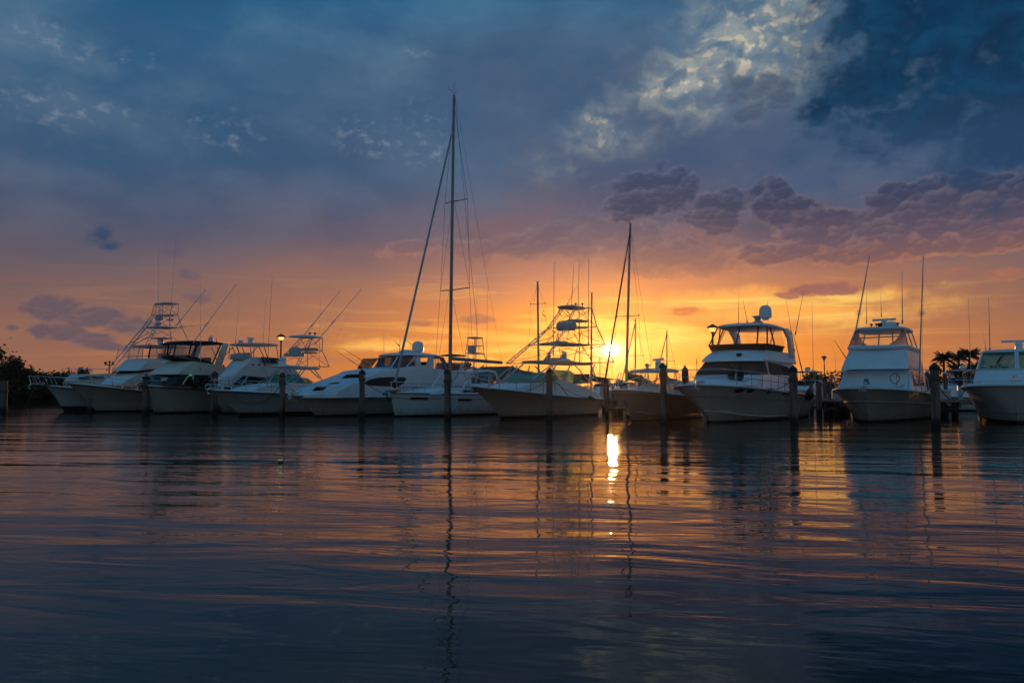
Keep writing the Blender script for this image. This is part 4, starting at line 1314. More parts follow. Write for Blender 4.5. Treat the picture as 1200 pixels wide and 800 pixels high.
# raised strake near the forefoot
mb = MB()
for s in (1, -1):
    mb.tube([(.25, s * .05, .55), (-.4, s * .55, .42), (-1.6, s * 1.02, .30), (-4, s * 1.3, .22), (-7, s * 1.38, .2)], .05, 6)
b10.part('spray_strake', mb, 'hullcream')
cxx, czz = b10.q(765, 457, 0)
b10.part('console', MB().shell([b10.q(750, 458, -.3), b10.q(752, 452.5, -.3), b10.q(766, 449.5), b10.q(787, 449.5, .5), b10.q(789, 462, .5), b10.q(750, 462, -.3)], .62, nose=.2), 'cream', bevel=.02)
b10.part('windshield', MB().shell([b10.q(753, 450, -.3), b10.q(757, 437.5, -.3), b10.q(758.2, 437.5, -.3), b10.q(754.5, 450, -.3)], .60, nose=.12), 'vinyl')
slabp(b10, 't_top', 'white2', 737, 797, 436.8, .16, 1.15, crown=.10, rise=-.05)
x, z = b10.q(771.5, 431.6); b10.array(x, 0, z, half=.75, ped=.45, turn=45)
x, z = b10.q(758.5, 432.5); b10.part('searchlight', MB().lathe((x, 0, z), [(.05, -.2), (.12, -.15), (.13, .05), (.05, .1), (.12, .15), (.12, .3), (.03, .33)], 10), 'white2')
p = lambda a, c, y: b10.p3(a, c, y)
frame_pipes(b10, both([[p(749, 458, .75), p(757, 437, .8)], [p(752, 458, .75), p(760, 437, .8)], [p(785, 458, .75), p(781, 437, .8)], [p(757, 450, .75), p(781, 440, .8)], [p(790, 458, .75), p(790, 437, .8)]]), .03, 't_top_frame')
b10.part('leaning_post', MB().shell([b10.q(792, 462), b10.q(792, 446), b10.q(800, 446), b10.q(800, 462)], .55), 'white2', bevel=.04)
b10.antenna((x + .2, .3, z + .2), (x + .1, .3, z + 1.5), r=.014)
eye = MB(); eye.tube([(ov + .12, .28, zb - .55), (ov + .05, .38, zb - .72), (ov - .05, .36, zb - .9), (ov + .1, .25, zb - .98)], .05, 6); eye.tube([(ov + .35, -.1, zb - .95), (ov + .25, .3, zb - .92)], .06, 6)
b10.part('anchor', eye, 'stripe')
for s in (1, -1):
    b10.cleat(-1.2, s * 1.1, b10.sh(.8) + .04)
for s in (.45, -.45):
    om = MB(); om.rings([[(-9.9 + a * .3, s + c * .22, z_) for a, c in ((-1, -1), (1, -1), (1, 1), (-1, 1))] for z_ in (.1, 1.0)]); om.slab(-10.3, -9.5, .26, 1.0, .5, crown=.08)
    b10.part('outboard_engine', om, 'white2')

# ================================================================== 11 big flybridge yacht right of centre
b11 = Boat('motor_yacht', 'large white flybridge yacht with dark front windows and white satellite dome', 'boat', 832, 495.2, H=33, group='motor yachts')
w = 2.0
zb = 1.92; ov = 1.7
b11.hull(14.0, 5.4, zb, 1.35, ov, mat='hullwhite', flare=1.4, boot=.10, wl=.86, pd=4.2, ed=.42, pw=2.2, rail='stripe', railr=.045, stripe=[(.70, 'stripe', .02)], sheerp=1.4)
print('B11 edges', [tuple(round(c) for c in b11.px(*b11.edge(t, s))) for t in (.99, .85, .5, .0) for s in (1, -1)])
mb = MB()
for s in (1, -1):
    mb.tube([(.55, s * .03, .62), (-.3, s * .55, .55), (-1.6, s * 1.15, .38), (-3.6, s * 1.75, .26), (-7, s * 2.05, .2)], .05, 6)
b11.part('spray_strake', mb, 'hullwhite')
b11.bow_rail(.42, .97, .74, nst=6, r=.024, lean=.25)
b11.anchor()


def front_shell(b, rows, name, mat, xa, **k):
    "superstructure seen bow on: rows of (x front, z, half width), closed by the aft plane xa"
    n = 11; rings = []
    nose = k.get('nose', .35); pw = k.get('pw', 2.6)
    for (xf, z, hw) in rows:
        hw = hw * getattr(b, 'kw', 1.0)
        ring = []
        for j in range(n):
            t = -1 + 2 * j / (n - 1); t = math.copysign(abs(t) ** .8, t)
            ring.append((xf - nose * abs(t) ** pw, hw * t, z))
        hw2 = hw * k.get('aft', 1.0)
        for q in (.33, .66, 1.0):
            ring.append((xf - nose + (xa - xf + nose) * q, hw + (hw2 - hw) * q, z))
        for q in (1.0, .66, .33):
            ring.append((xf - nose + (xa - xf + nose) * q, -(hw + (hw2 - hw) * q), z))
        rings.append(ring)
    return b.part(name, MB().rings(rings), mat, ang=30)


def zat(b, px_, py_, x):
    return b.r(px_, py_, x)[1]


Z = lambda py_, x: zat(b11, 870, py_, x)
# foredeck crown, saloon, windows, flybridge
front_shell(b11, [(.7, zb - .02, 1.6), (.45, zb + .16, 1.6), (-.8, zb + .34, 1.55), (-2.2, Z(438.5, -2.2), 1.5)], 'foredeck', 'white', -3.4, nose=1.5, aft=1.1)
b11.kw = K = .89
front_shell(b11, [(-1.85, 1.35, 2.0), (-1.9, Z(442, -2), 2.0), (-2.1, Z(438.0, -2.1), 2.0), (-3.3, Z(422.5, -3.3), 1.78), (-3.4, Z(421.5, -3.4), 1.75)], 'saloon', 'white', -10.5, nose=.8)
front_shell(b11, [(-2.03, Z(438.4, -2.1), 2.035), (-3.19, Z(423.2, -3.3), 1.835)], 'windscreen', 'mesh', -4.4, nose=.8)
ys = lambda x, z: K * (2.03 - .16 * (z - Z(442, -2)))
za, zc = Z(438, -2.5), Z(424, -3.2)
b11.part('side_window', MB().panel([(-4.75, za), (-4.9, zc), (-6.9, zc - .05), (-7.4, za)], ys, .02), 'mesh')
b11.part('side_window', MB().panel([(-7.6, za), (-7.1, zc - .05), (-9.0, zc - .15), (-9.2, za)], ys, .02), 'mesh')
front_shell(b11, [(-2.95, Z(422.8, -3), 1.90), (-3.05, Z(421.2, -3.1), 1.94), (-3.5, Z(416, -3.5), 1.85), (-4.2, Z(411, -4.2), 1.72), (-4.3, Z(409.6, -4.3), 1.68)], 'flybridge', 'white', -11.0, nose=.7)
zf0, zf1 = Z(409.8, -4.4), Z(403.6, -4.4)
front_shell(b11, [(-4.25, zf0, 1.72), (-4.15, zf1, 1.84)], 'wind_deflector', 'mesh', -8.5, nose=.5)
zt = Z(382.5, -5)
# clear curtains
mb = MB(); n = 12
for k in range(1):
    rings = []
    for z_, xf, hw in ((zf1, -4.25, (1.86 * K)), (zt, -5.1, (1.62 * K))):
        rings.append([(xf - .55 * abs(t) ** 2.6, hw * t, z_) for t in [-1 + 2 * j / n for j in range(n + 1)]] + [(-8.6, hw, z_), (-8.6, hw - .01, z_)] [:1])
    mb.rings(rings, cap=False, closed=False)
b11.part('clear_curtain', mb, 'vinyl')
segs = []
for t in (-.62, .05, .72):
    segs.append([(-4.23 - .55 * abs(t) ** 2.6, (1.86 * K) * t, zf1), (-5.08 - .55 * abs(t) ** 2.6, (1.62 * K) * t, zt)])
for s in (1, -1):
    segs.append([(-6.4, 1.85 * K * s, zf1), (-6.2, (1.62 * K) * s, zt)])
    segs.append([(-4.8, (1.86 * K) * s, zf1), (-5.65, (1.62 * K) * s, zt)])
frame_pipes(b11, segs, .042, 'curtain_frame', 'black')
frame_pipes(b11, [[(-4.21 - .55 * abs(t) ** 2.6, (1.87 * K) * t, zf1) for t in [-1 + 2 * j / 12 for j in range(13)]], [(-4.78, (1.87 * K), zf1), (-8.4, (1.87 * K), zf1)], [(-4.78, -(1.87 * K), zf1), (-8.4, -(1.87 * K), zf1)]], .045, 'bridge_rail', 'black')
mb = MB().slab(-10.2, -4.9, 1.80 * K, zt, .14, crown=.20, p=3.4); b11.part('hardtop', mb, 'white')
mb = MB()
for s in (1, -1):
    a = [(-8.4, zt + .05), (-9.2, zt + .1), (-10.3, zt - .1), (-10.9, zf0 - .3), (-9.9, zf0 - .3), (-9.4, zt - .5)]
    mb.rings([[(x, s * 1.72 * K, z) for x, z in a], [(x, s * 1.92 * K, z) for x, z in a]])
b11.part('arch', mb, 'white', bevel=.04)
frame_pipes(b11, both([[(-5.9, 1.5, zf1), (-7.2, 1.45, zt)]]), .03, 'hardtop_frame')
xx = -7.0
yd, zd = b11.r(892, 378, xx)
b11.part('radar_mount', MB().lathe((xx, yd - .2, zt + .25), [(.35, 0), (.3, .12), (.16, .2), (.2, .38), (.35, .45), (.2, .5)], 12), 'white2')
yd2, zd2 = b11.r(897, 373, xx)
b11.radome(xx, yd2, zd2 - .10, r=.36, h=.78, ped=.1)
b11.antenna((xx, yd2 + .12, zd2 + .6), (xx, yd2 + .12, zd2 + 1.05), .018)
for (pxa, pya), (pxb, pyb) in (((865, 381), (866, 345)), ((876, 379), (870.5, 350)), ((931, 412), (921, 350)), ((932, 392), (942, 340)), ((890, 376), (889, 368))):
    y1, z1 = b11.r(pxa, pya, -7.5); y2, z2 = b11.r(pxb, pyb, -7.5)
    b11.antenna((-7.5, y1, z1), (-7.5, y2, z2), r=.02, mat='wire')
y1, z1 = b11.r(944, 452, -9.5); y2, z2 = b11.r(930, 392, -9.5)
b11.antenna((-9.5, y1, z1), (-9.5, y2, z2), r=.04, mat='wire', name='outrigger')
y1, z1 = b11.r(943, 432, -10); y2, z2 = b11.r(946, 387, -10)
y1, z1 = b11.r(866, 415.5, -3.4)
b11.part('floodlight', MB().box(-3.5, -3.32, y1 - .12, y1 + .12, z1 - .08, z1 + .08).box(-3.6, -3.4, y1 - .02, y1 + .02, z1 - .2, z1 - .05), 'black')
for px_, py_ in ((866, 458), (879, 457.4), (901, 458.6), (919, 460), (923.5, 460)):
    # portholes on the port side of the flare
    best = min(((abs(b11.px(x_, b11.sideY(x_, z_), z_)[0] - px_) + abs(b11.px(x_, b11.sideY(x_, z_), z_)[1] - py_)), x_, z_) for x_ in [(-k * .1) for k in range(-10, 110)] for z_ in (1.45, 1.5, 1.55, 1.6, 1.65))
    _, x_, z_ = best
    rx = .30 if px_ < 890 else .17
    b11.hull_window([(x_ + rx * math.cos(t), z_ + .11 * math.sin(t)) for t in [k * math.pi / 6 for k in range(12)]], 'dark', 'porthole', both=True)

# ================================================================== 12 flybridge sportfisher seen bow on
b12 = Boat('sportfishing_boat', 'tall white flybridge fishing boat seen bow on with upright outriggers', 'boat', 1018, 495.0, H=33, group=SF)
zb, ov = 1.82, 1.3
b12.hull(12.5, 4.9, zb, 1.35, ov, mat='hullcream', flare=1.4, boot=.13, wl=.84, pd=4.0, ed=.45, pw=2.4, rail='white', railr=.05, stripe=[(.60, 'hullcream', .05)], sheerp=1.4)
print('B12 edges', [tuple(round(c) for c in b12.px(*b12.edge(t, s))) for t in (.99, .85, .5, .0) for s in (1, -1)])
b12.bow_rail(.45, .97, .72, nst=5, r=.02, mid=False, lean=.3)
b12.anchor()
Z = lambda py_, x: zat(b12, 1035, py_, x)
front_shell(b12, [(.2, zb + .02, 1.3), (-.6, zb + .16, 1.5), (-1.6, zb + .22, 1.6)], 'foredeck', 'white', -7, nose=1.3)
b12.kw = K = .90
front_shell(b12, [(-1.35, 1.35, 2.04), (-1.4, Z(459, -1.4), 2.02), (-2.2, Z(443, -2.2), 1.92), (-2.6, Z(433, -2.6), 1.84)], 'saloon', 'white', -9.5, nose=.35, pw=4)
front_shell(b12, [(-1.9, Z(432.2, -2), 1.84), (-2.0, Z(431, -2), 1.86), (-3.2, Z(409, -3.2), 1.62), (-3.3, Z(408, -3.3), 1.60)], 'flybridge', 'white', -9.3, nose=.25, pw=4)
front_shell(b12, [(-3.0, Z(408.8, -3.1), 1.70), (-2.95, Z(406, -3.0), 1.74), (-3.1, Z(404, -3.1), 1.70)], 'bridge_coaming', 'white', -9.2, nose=.5)
ysd = lambda x, z: K * (1.98 - .11 * (z - Z(459, -1.4)))
za, zc = Z(452, -3), Z(434.5, -3)
b12.part('side_window', MB().panel([(-3.1, za), (-3.5, zc), (-5.2, zc), (-5.2, za)], ysd, .03), 'dark')
b12.part('side_window', MB().panel([(-5.4, za), (-5.4, zc), (-8.0, zc - .05), (-8.4, za)], ysd, .03), 'dark')
zf1, zt = Z(404, -3.2), Z(386.5, -4)
mb = MB(); rings = []
for z_, xf, hw in ((zf1, -3.2, 1.68 * K), (zt, -3.9, 1.42 * K)):
    rings.append([(-8.0, -hw, z_), (-5.5, -hw, z_)] + [(xf - .4 * abs(t) ** 3, hw * t, z_) for t in [-1 + 2 * j / 12 for j in range(13)]] + [(-5.5, hw, z_), (-8.0, hw, z_)])
mb.rings(rings, cap=False, closed=False)
b12.part('clear_curtain', mb, 'vinyl')
# drawn back corners of the curtains
M['gathered'] = glassy('gathered vinyl', (0.34, 0.26, 0.25), 0.55, 0.3)
for s in (1, -1):
    pts = [(1.64 * K, zf1 + .02), (1.40 * K, zt - .01), (1.10, zt - .01), (1.02, zf1 + (zt - zf1) * .62), (.84, zf1 + (zt - zf1) * .30), (.55, zf1 + .02)]
    mb = MB(); mb.rings([[(-3.66 - .82 * (z - zf1) / (zt - zf1) + q, s * y, z) for y, z in pts] for q in (0, .02)])
    b12.part('gathered_curtain', mb, 'gathered')
frame_pipes(b12, both([[(-3.62, 1.66 * K, zf1), (-4.3, 1.42 * K, zt)], [(-5.5, 1.68 * K, zf1), (-5.5, 1.42 * K, zt)], [(-7.8, 1.68 * K, zf1), (-7.6, 1.42 * K, zt)], [(-6.6, .4, zf1), (-6.6, .35, zt)]]) + [[(-5.2, -1.2, zt - .35), (-5.2, 1.2, zt - .30)]], .035, 'hardtop_frame', 'alu')
b12.part('hardtop', MB().slab(-8.6, -3.6, 1.56 * K, zt, .16, crown=.10, p=4), 'white')
xx = -5.5
y1, z1 = b12.r(1044, 379, xx)
b12.part('radar_dome', MB().lathe((xx, y1, zt + .22), [(.36, 0), (.40, .08), (.38, .2), (.25, .32), (.05, .36)], 16), 'white')
y1, z1 = b12.r(1036, 373, xx)
b12.array(xx, y1, zt + .2, half=.62, ped=.42, turn=88)
y2, z2 = b12.r(1032, 376, xx)
b12.part('floodlight', MB().box(xx - .1, xx + .15, y2 - .14, y2 + .12, zt + .22, zt + .5), 'black')
for px_ in (1021, 1027, 1052):
    y2, z2 = b12.r(px_, 378.5, xx + .5)
    b12.part('roof_fitting', MB().lathe((xx + .5, y2, zt + .2), [(.03, 0), (.03, .14), (.09, .16), (.08, .24), (.02, .26)], 8), 'wire')
for (pxa, pya), (pxb, pyb), r_ in (((1015.5, 379), (1015.3, 342), .018), ((1033, 371), (1032, 345), .016), ((1057.5, 379), (1057, 318), .026)):
    y1, z1 = b12.r(pxa, pya, -5.5); y2, z2 = b12.r(pxb, pyb, -5.5)
    b12.antenna((-5.5, y1, z1), (-5.5, y2, z2), r=r_)
for (pxa, pya), (pxb, pyb), x_ in (((1077, 452), (1082, 300), -4.8), ((1001, 398), (1019, 300), -4.8)):
    y1, z1 = b12.r(pxa, pya, x_); y2, z2 = b12.r(pxb, pyb, x_)
    a, c = Vector((x_, y1, z1)), Vector((x_, y2, z2))
    mb = MB(); mb.tube([a, a.lerp(c, .5), c], .05, 6, .02)
    s = .56 if pxa > 1050 else .32
    p_ = a.lerp(c, s)
    for ang in (20, 160, 60, 120):
        d = Vector((0, math.cos(R(ang)), math.sin(R(ang)))) * .22
        mb.tube([p_ - d, p_ + d], .012, 4)
    o = b12.part('outrigger', mb, 'alu')
    ln = MB(); ln.tube([c, a + Vector((-.2, .15, .4))], .006, 3); b12.part('outrigger_line', ln, 'wire', o)
y1, z1 = b12.r(995, 425, -7); y2, z2 = b12.r(978, 399, -7)
b12.antenna((-7, y1, z1), (-7, y2, z2), r=.03, mat='wire', name='fishing_rod')
b12.part('windlass', MB().lathe((.4, 0, zb + .14), [(.16, 0), (.17, .1), (.1, .16), (.13, .26), (.05, .3)], 12), 'teal')
for s in (1, -1):
    b12.cleat(.2, s * 1.0, zb + .06)
mb = MB(); mb.tube([(-1.0, 1.15 + .22 * math.cos(t), zb + .45 + .26 * math.sin(t)) for t in [k * math.pi / 6 for k in range(13)]], .02, 5)
b12.part('line_coil', mb, 'rope')

# ================================================================== 13 rightmost express cruiser
b13 = Boat('express_cruiser', 'rightmost boat, with green tinted windshield and bar radar on a white hardtop', 'boat', 1192, 496.2, H=33, group=SF)
zb, ov = 1.98, 1.2
b13.hull(12.5, 5.2, zb, 1.6, ov, mat='hullwhite', flare=1.3, boot=.14, wl=.80, pd=6.0, ed=.30, pw=2.8, rail='white', railr=.07, stripe=[(.26, 'stripe', .02)], sheerp=1.3)
print('B13 edges', [tuple(round(c) for c in b13.px(*b13.edge(t, s))) for t in (.99, .85, .5, .0) for s in (1, -1)])
b13.bow_rail(.50, .97, .66, nst=5, r=.022, mid=False, lean=.2)
Z = lambda py_, x: zat(b13, 1170, py_, x)
front_shell(b13, [(-.2, zb + .0, 1.5), (-1.0, zb + .16, 1.7), (-2.0, Z(444, -2), 1.75)], 'foredeck', 'white', -7, nose=1.2)
front_shell(b13, [(-1.65, 1.45, 1.97), (-1.7, Z(446, -1.7), 1.95), (-2.2, Z(437, -2.2), 1.88), (-2.5, Z(432, -2.5), 1.80)], 'cabin', 'white', -9, nose=.5)
front_shell(b13, [(-2.5, Z(432.4, -2.5), 1.76), (-3.4, Z(413.6, -3.4), 1.52)], 'windshield', 'tealglass', -3.9, nose=.5)
segs = []
for t in (-1, .0, .06, 1):
    segs.append([(-2.48 - .5 * abs(t) ** 2.6, 1.78 * t, Z(432.5, -2.5)), (-3.36 - .5 * abs(t) ** 2.6, 1.55 * t, Z(413, -3.4))])
frame_pipes(b13, segs + both([[(-3.1, 1.78, Z(432.5, -2.5)), (-7, 1.85, Z(432.5, -2.5))], [(-6, 1.8, Z(432.5, -2.5)), (-5.4, 1.6, Z(413, -3.4))]]), .06, 'windshield_frame', 'white')
b13.part('side_glass', MB().panel([(-3.2, Z(432, -3)), (-4.0, Z(414, -4)), (-5.4, Z(414, -4)), (-6, Z(432, -3))], lambda x, z: 1.72 - .1 * (z - Z(432, -3)), .008), 'tealglass')
zt = Z(413.6, -3.6)
b13.part('hardtop', MB().slab(-8.2, -3.3, 1.75, zt, .14, crown=.12, p=4), 'white')
b13.part('dashboard', MB().shell([(-3.4, zt - 1.25), (-3.6, zt - .9), (-4.4, zt - .9), (-4.4, zt - 1.25)], 1.3), 'white2')
y1, z1 = b13.r(1194, 409, -5)
b13.array(-5, y1, zt + .2, half=.82, ped=.42, turn=88)
for (pxa, pya), (pxb, pyb), r_ in (((1160, 411), (1158.5, 348), .026), ((1155.5, 411), (1151.5, 388), .018)):
    y1, z1 = b13.r(pxa, pya, -4.5); y2, z2 = b13.r(pxb, pyb, -4.5)
    b13.antenna((-4.5, y1, z1), (-4.5, y2, z2), r=r_)
b13.part('windlass', MB().box(-.3, .1, -.2, .2, zb + .1, zb + .32).lathe((-.1, .0, zb + .3), [(.12, 0), (.12, .12), (.04, .16)], 10), 'steel', bevel=.02)
b13.part('anchor_pocket', MB().shell([(ov - .34, zb - .42), (ov - .28, zb - .22), (ov - .55, zb - .22), (ov - .75, zb - .42)], .42), 'black')
wp = MB()
y1, z1 = b13.r(1166, 431, -2.45); y2, z2 = b13.r(1177, 414, -3.3)
wp.tube([(-2.38, y1, z1), (-3.28, y2, z2)], .02, 5); wp.tube([(-2.5, y1 + .1, z1 + .3), (-3.1, y2 - .15, z2 - .2)], .035, 5)
b13.part('wiper', wp, 'black')
for s in (1, -1):
    b13.cleat(-.7, s * 1.2, zb + .06)

# ================================================================== boats further back, seen in the gaps
SB = 'sailboats in the marina'


def far_sloop(px_, top, Y, lean=0.0, L=11.0, mat='darksail', label='', genoa=True, spread=(.55,), cover=True, mr=.10):
    b = Boat('sailboat', label, 'sailboat', px_ - 25, 455, Y=Y - 3.5, H=30, group=SB)
    # put the mast on the wanted column
    ux = b.px(-4.2, 0, 2)[0]
    b.O = b.O + Vector((Y / FPX * (px_ - ux), 0, 0)); b.e.location = b.O
    b.hull(L, 3.3, 1.3, 1.0, .8, mat='hullwhite', pd=2.3, ed=.8, flare=.8)
    b.part('coachroof', MB().shell([(-1.6, 1.1), (-2.4, 1.5), (-5.5, 1.55), (-6.3, 1.1)], 1.0, nose=.5, tum=.3, z0=1), 'white')
    x0_, z1 = -4.2, b.r(px_ + lean, top, -4.2)[1]
    y1 = b.r(px_ + lean, top, -4.2)[0]
    y0 = b.r(px_, 450, -4.2)[0]
    mb = MB(); mb.tube([(x0_, y0, 1.3), (x0_, y1, z1)], mr, 8, mr * .75)
    m = b.part('mast', mb, 'mast')
    fs = MB()
    for t in spread:
        zz = 1.3 + (z1 - 1.3) * t; yy = y0 + (y1 - y0) * t
        fs.tube([(x0_, yy - 1.0, zz), (x0_, yy, zz), (x0_, yy + 1.0, zz)], .03, 5)
        for s in (1, -1):
            fs.tube([(x0_, yy + s, zz - .06), (x0_, yy + s, zz + .1)], .05, 5)
    b.part('spreader', fs, 'mast', m)
    w_ = MB()
    for s in (1, -1):
        zz = 1.3 + (z1 - 1.3) * spread[0]; yy = y0 + (y1 - y0) * spread[0]
        w_.tube([(x0_, s * 1.5, 1.0), (x0_, yy + s, zz), (x0_, y1, z1 - .4)], .010, 4)
    w_.tube([(x0_, y1, z1), (-L + 1.0, 0, 1.1)], .010, 4)
    w_.tube([(x0_, y1, z1 - .1), (.7, 0, 1.4)], .010, 4)
    b.part('rigging_wire', w_, 'wire', m)
    mt = MB(); mt.tube([(x0_, y1, z1), (x0_ + .3, y1 - .25, z1 + .18)], .015, 4); mt.tube([(x0_, y1, z1), (x0_ - .2, y1 + .2, z1 + .22)], .012, 4)
    b.part('wind_vane', mt, 'wire', m)
    if genoa:
        g_ = MB(); A = Vector((.6, 0, 1.6)); B_ = Vector((x0_ + .15, y1, 1.3 + (z1 - 1.3) * .93))
        g_.tube([A, A.lerp(B_, .08), A.lerp(B_, .5), B_], .09, 8, .05); b.part('furled_headsail', g_, mat)
    bo_ = MB(); bo_.tube([(x0_ - .1, y0, 2.5), (x0_ - 4.0, y0, 2.55)], .07, 6); b.part('boom', bo_, 'mast')
    if cover:
        sc_ = MB()
        rr = [(x0_ - .05, .14, 3.3), (x0_ - .4, .22, 2.9), (x0_ - 1.4, .22, 2.72), (x0_ - 3.9, .14, 2.66)]
        sc_.rings([[(x, y0 + h_ * math.cos(t), z + (.14 + h_ * .9) * math.sin(t)) for t in [2 * math.pi * k / 8 for k in range(8)]] for x, h_, z in rr])
        b.part('sail_cover', sc_, mat)
    return b


far_sloop(733.5, 262, 68, lean=5, L=12.5, label='sailboat with dark furled sails whose mast rises just right of the sun', spread=(.455,), mr=.13)
far_sloop(631.5, 330, 92, lean=-1.5, genoa=False, label='sailboat with a lone dark mast left of the tall tuna tower', spread=(.8,), mr=.15)
far_sloop(692.5, 343, 84, lean=1, genoa=False, label='sailboat whose pale mast stands beside the right edge of the tuna tower', spread=(.45,), mr=.11)
far_sloop(744.5, 374, 96, lean=0, label='small sailboat with its mast just right of the tall mast by the sun', spread=(.5,), mr=.11)
far_sloop(781.5, 387, 100, lean=0, label='small sailboat with a thin mast behind the T-top boat radar', spread=(.5,), mr=.10)
far_sloop(703.0, 418, 118, lean=0, genoa=False, label='distant sailboat with a short mast directly under the sun', spread=(.5,), mr=.07)
far_sloop(816.5, 420, 120, lean=0, genoa=False, label='distant sailboat with a short mast left of the big flybridge yacht', spread=(.5,), mr=.07)


def far_cruiser(px_, Y, label, L=9.0, mat='hullwhite', top='hardtop', H=35, hgt=1.0, name='cabin_cruiser', tow=False, extra=()):
    b = Boat(name, label, 'boat', px_, 455, Y=Y, H=H, group='boats at the inner docks')
    b.hull(L, 3.0, 1.35, 1.0, .9, mat=mat)
    b.part('cabin', MB().shell([(-1.2, 1.2), (-2.0, 1.75), (-2.8, 2.0), (-3.4, 2.5 * hgt), (-5.6, 2.5 * hgt), (-5.9, 1.1)], 1.15, nose=.5, tum=.08, z0=1.2), 'white')
    b.part('windscreen', MB().shell([(-2.72, 2.02), (-3.28, 2.46 * hgt), (-4.9, 2.42 * hgt), (-4.9, 2.02)], 1.12, nose=.5, tum=.02, z0=1.2), 'dark')
    if top == 'hardtop':
        b.part('hardtop', MB().slab(-6.4, -3.2, 1.25, 3.25 * hgt, .1), 'white2')
        frame_pipes(b, both([[(-3.8, 1.0, 2.4), (-3.6, 1.0, 3.3 * hgt)], [(-6.0, 1.0, 1.2), (-6.0, 1.0, 3.3 * hgt)], [(-5.0, 1.0, 2.4), (-5.0, 1.0, 3.3 * hgt)]]), .03, 'hardtop_frame')
        b.radome(-4.8, 0, 3.35 * hgt, r=.28, h=.35)
    elif top == 'canvas':
        b.part('bimini', MB().slab(-6.6, -3.6, 1.2, 2.9 * hgt, .05, crown=.15), 'darksail')
        frame_pipes(b, both([[(-5.0, 1.05, 1.2), (-3.9, 1.05, 2.95 * hgt)], [(-5.0, 1.05, 1.2), (-6.2, 1.05, 2.95 * hgt)]]), .025, 'bimini_frame')
    for (dx_a, h_) in extra:
        b.antenna((-4.5 + dx_a, .6, 2.6), (-4.6 + dx_a, .6, 2.6 + h_), r=.025)
    if tow:
        for s in (1, -1):
            b.part('tower_leg', MB().tube([(-3.4, s * 1.0, 2.4), (-4.4, s * .6, 5.0), (-4.6, s * .45, 6.4)], .035, 6), 'alu')
            b.part('tower_leg', MB().tube([(-6.2, s * 1.0, 2.4), (-5.7, s * .6, 5.0), (-5.6, s * .45, 6.4)], .035, 6), 'alu')
        br = MB()
        for z_, xa_, xb_, yy in ((3.6, -3.9, -6.0, .85), (4.4, -4.2, -5.8, .7), (5.0, -4.4, -5.7, .6), (5.7, -4.5, -5.65, .52)):
            br.bars([[(xa_, -yy, z_), (xa_, yy, z_)], [(xb_, -yy, z_), (xb_, yy, z_)], [(xa_, yy, z_), (xb_, yy, z_)], [(xa_, -yy, z_), (xb_, -yy, z_)]], .03)
        b.part('tower_brace', br, 'alu')
        b.part('tower_platform', MB().slab(-5.9, -4.2, .7, 4.95, .08), 'white2')
        b.part('tower_console', MB().slab(-4.9, -4.3, .4, 5.1, .55), 'white2')
        b.part('tower_canopy', MB().slab(-5.9, -4.3, .6, 6.4, .08), 'white2')
    return b


far_cruiser(515, 70, 'distant sportfishing boat with slim open tower behind the boom of the tall sloop', L=10, tow=True, name='sportfishing_boat', extra=((0, 8.5), (-1.6, 8.8), (1.2, 6)))
far_cruiser(492, 78, 'small boat with a dark canvas bimini behind the white radome yacht', L=8, top='canvas', hgt=1.75)
far_cruiser(930, 72, 'small white cruiser with a hardtop in the gap right of the big flybridge yacht', L=8, extra=((0, 7.5),))
far_cruiser(966, 118, 'distant cruiser with a white radar dome beyond the dock gap, left one of the pair', L=9, extra=((0, 5),))
far_cruiser(984, 125, 'distant cruiser beyond the dock gap right of the unlit lamp post', L=9, top='canvas')
far_cruiser(690, 105, 'distant cruiser with canvas top beyond the finger pier under the sun', L=9, top='canvas')
far_cruiser(712, 92, 'low white boat on the far dock right of the sun reflection gap', L=8, top='none')
far_cruiser(1068, 62, 'small white boat with a bimini moored between the two rightmost fishing boats', L=7.5, top='canvas', H=80, hgt=.85)
far_cruiser(1122, 66, 'small cruiser behind the palms side of the rightmost boat', L=8, extra=((0, 7),))
far_cruiser(820, 88, 'small dark canvas cruiser behind the rail of the big flybridge yacht', L=8, top='canvas')
far_cruiser(640, 98, 'distant white cruiser hidden behind the tower boat windshield', L=9)

# ================================================================== docks
def plank_deck(a, c, wd, z, name, label, n=None, post_every=3.5, low=-1.0):
    a, c = Vector(a), Vector(c)
    L = (c - a).length
    e = empty(name, (a.x, a.y, 0), math.atan2(c.y - a.y, c.x - a.x))
    tag(e, label, 'dock')
    mb = MB(); n = int(L / .16)
    for k in range(n):
        mb.box(k * .16, k * .16 + .145, -wd / 2, wd / 2, z - .05, z + random.uniform(-.004, .004))
    mb.build('decking', M['plank'], e, smooth=False)
    for s in (1, -1):
        MB().box(0, L, s * (wd / 2) - .05, s * (wd / 2) + .05, z - .34, z - .055).build('side_beam', M['concrete'], e, smooth=False)
    k = 0.3
    while k < L:
        for s in (1, -1):
            MB().tube([(k, s * (wd / 2 - .25), low), (k, s * (wd / 2 - .25), z - .06)], .14, 8).build('dock_post', M['pile'], e)
        MB().box(k - .1, k + .1, -wd / 2 + .08, wd / 2 - .08, z - .5, z - .345).build('cross_beam', M['pile'], e, smooth=False)
        k += post_every
    return e


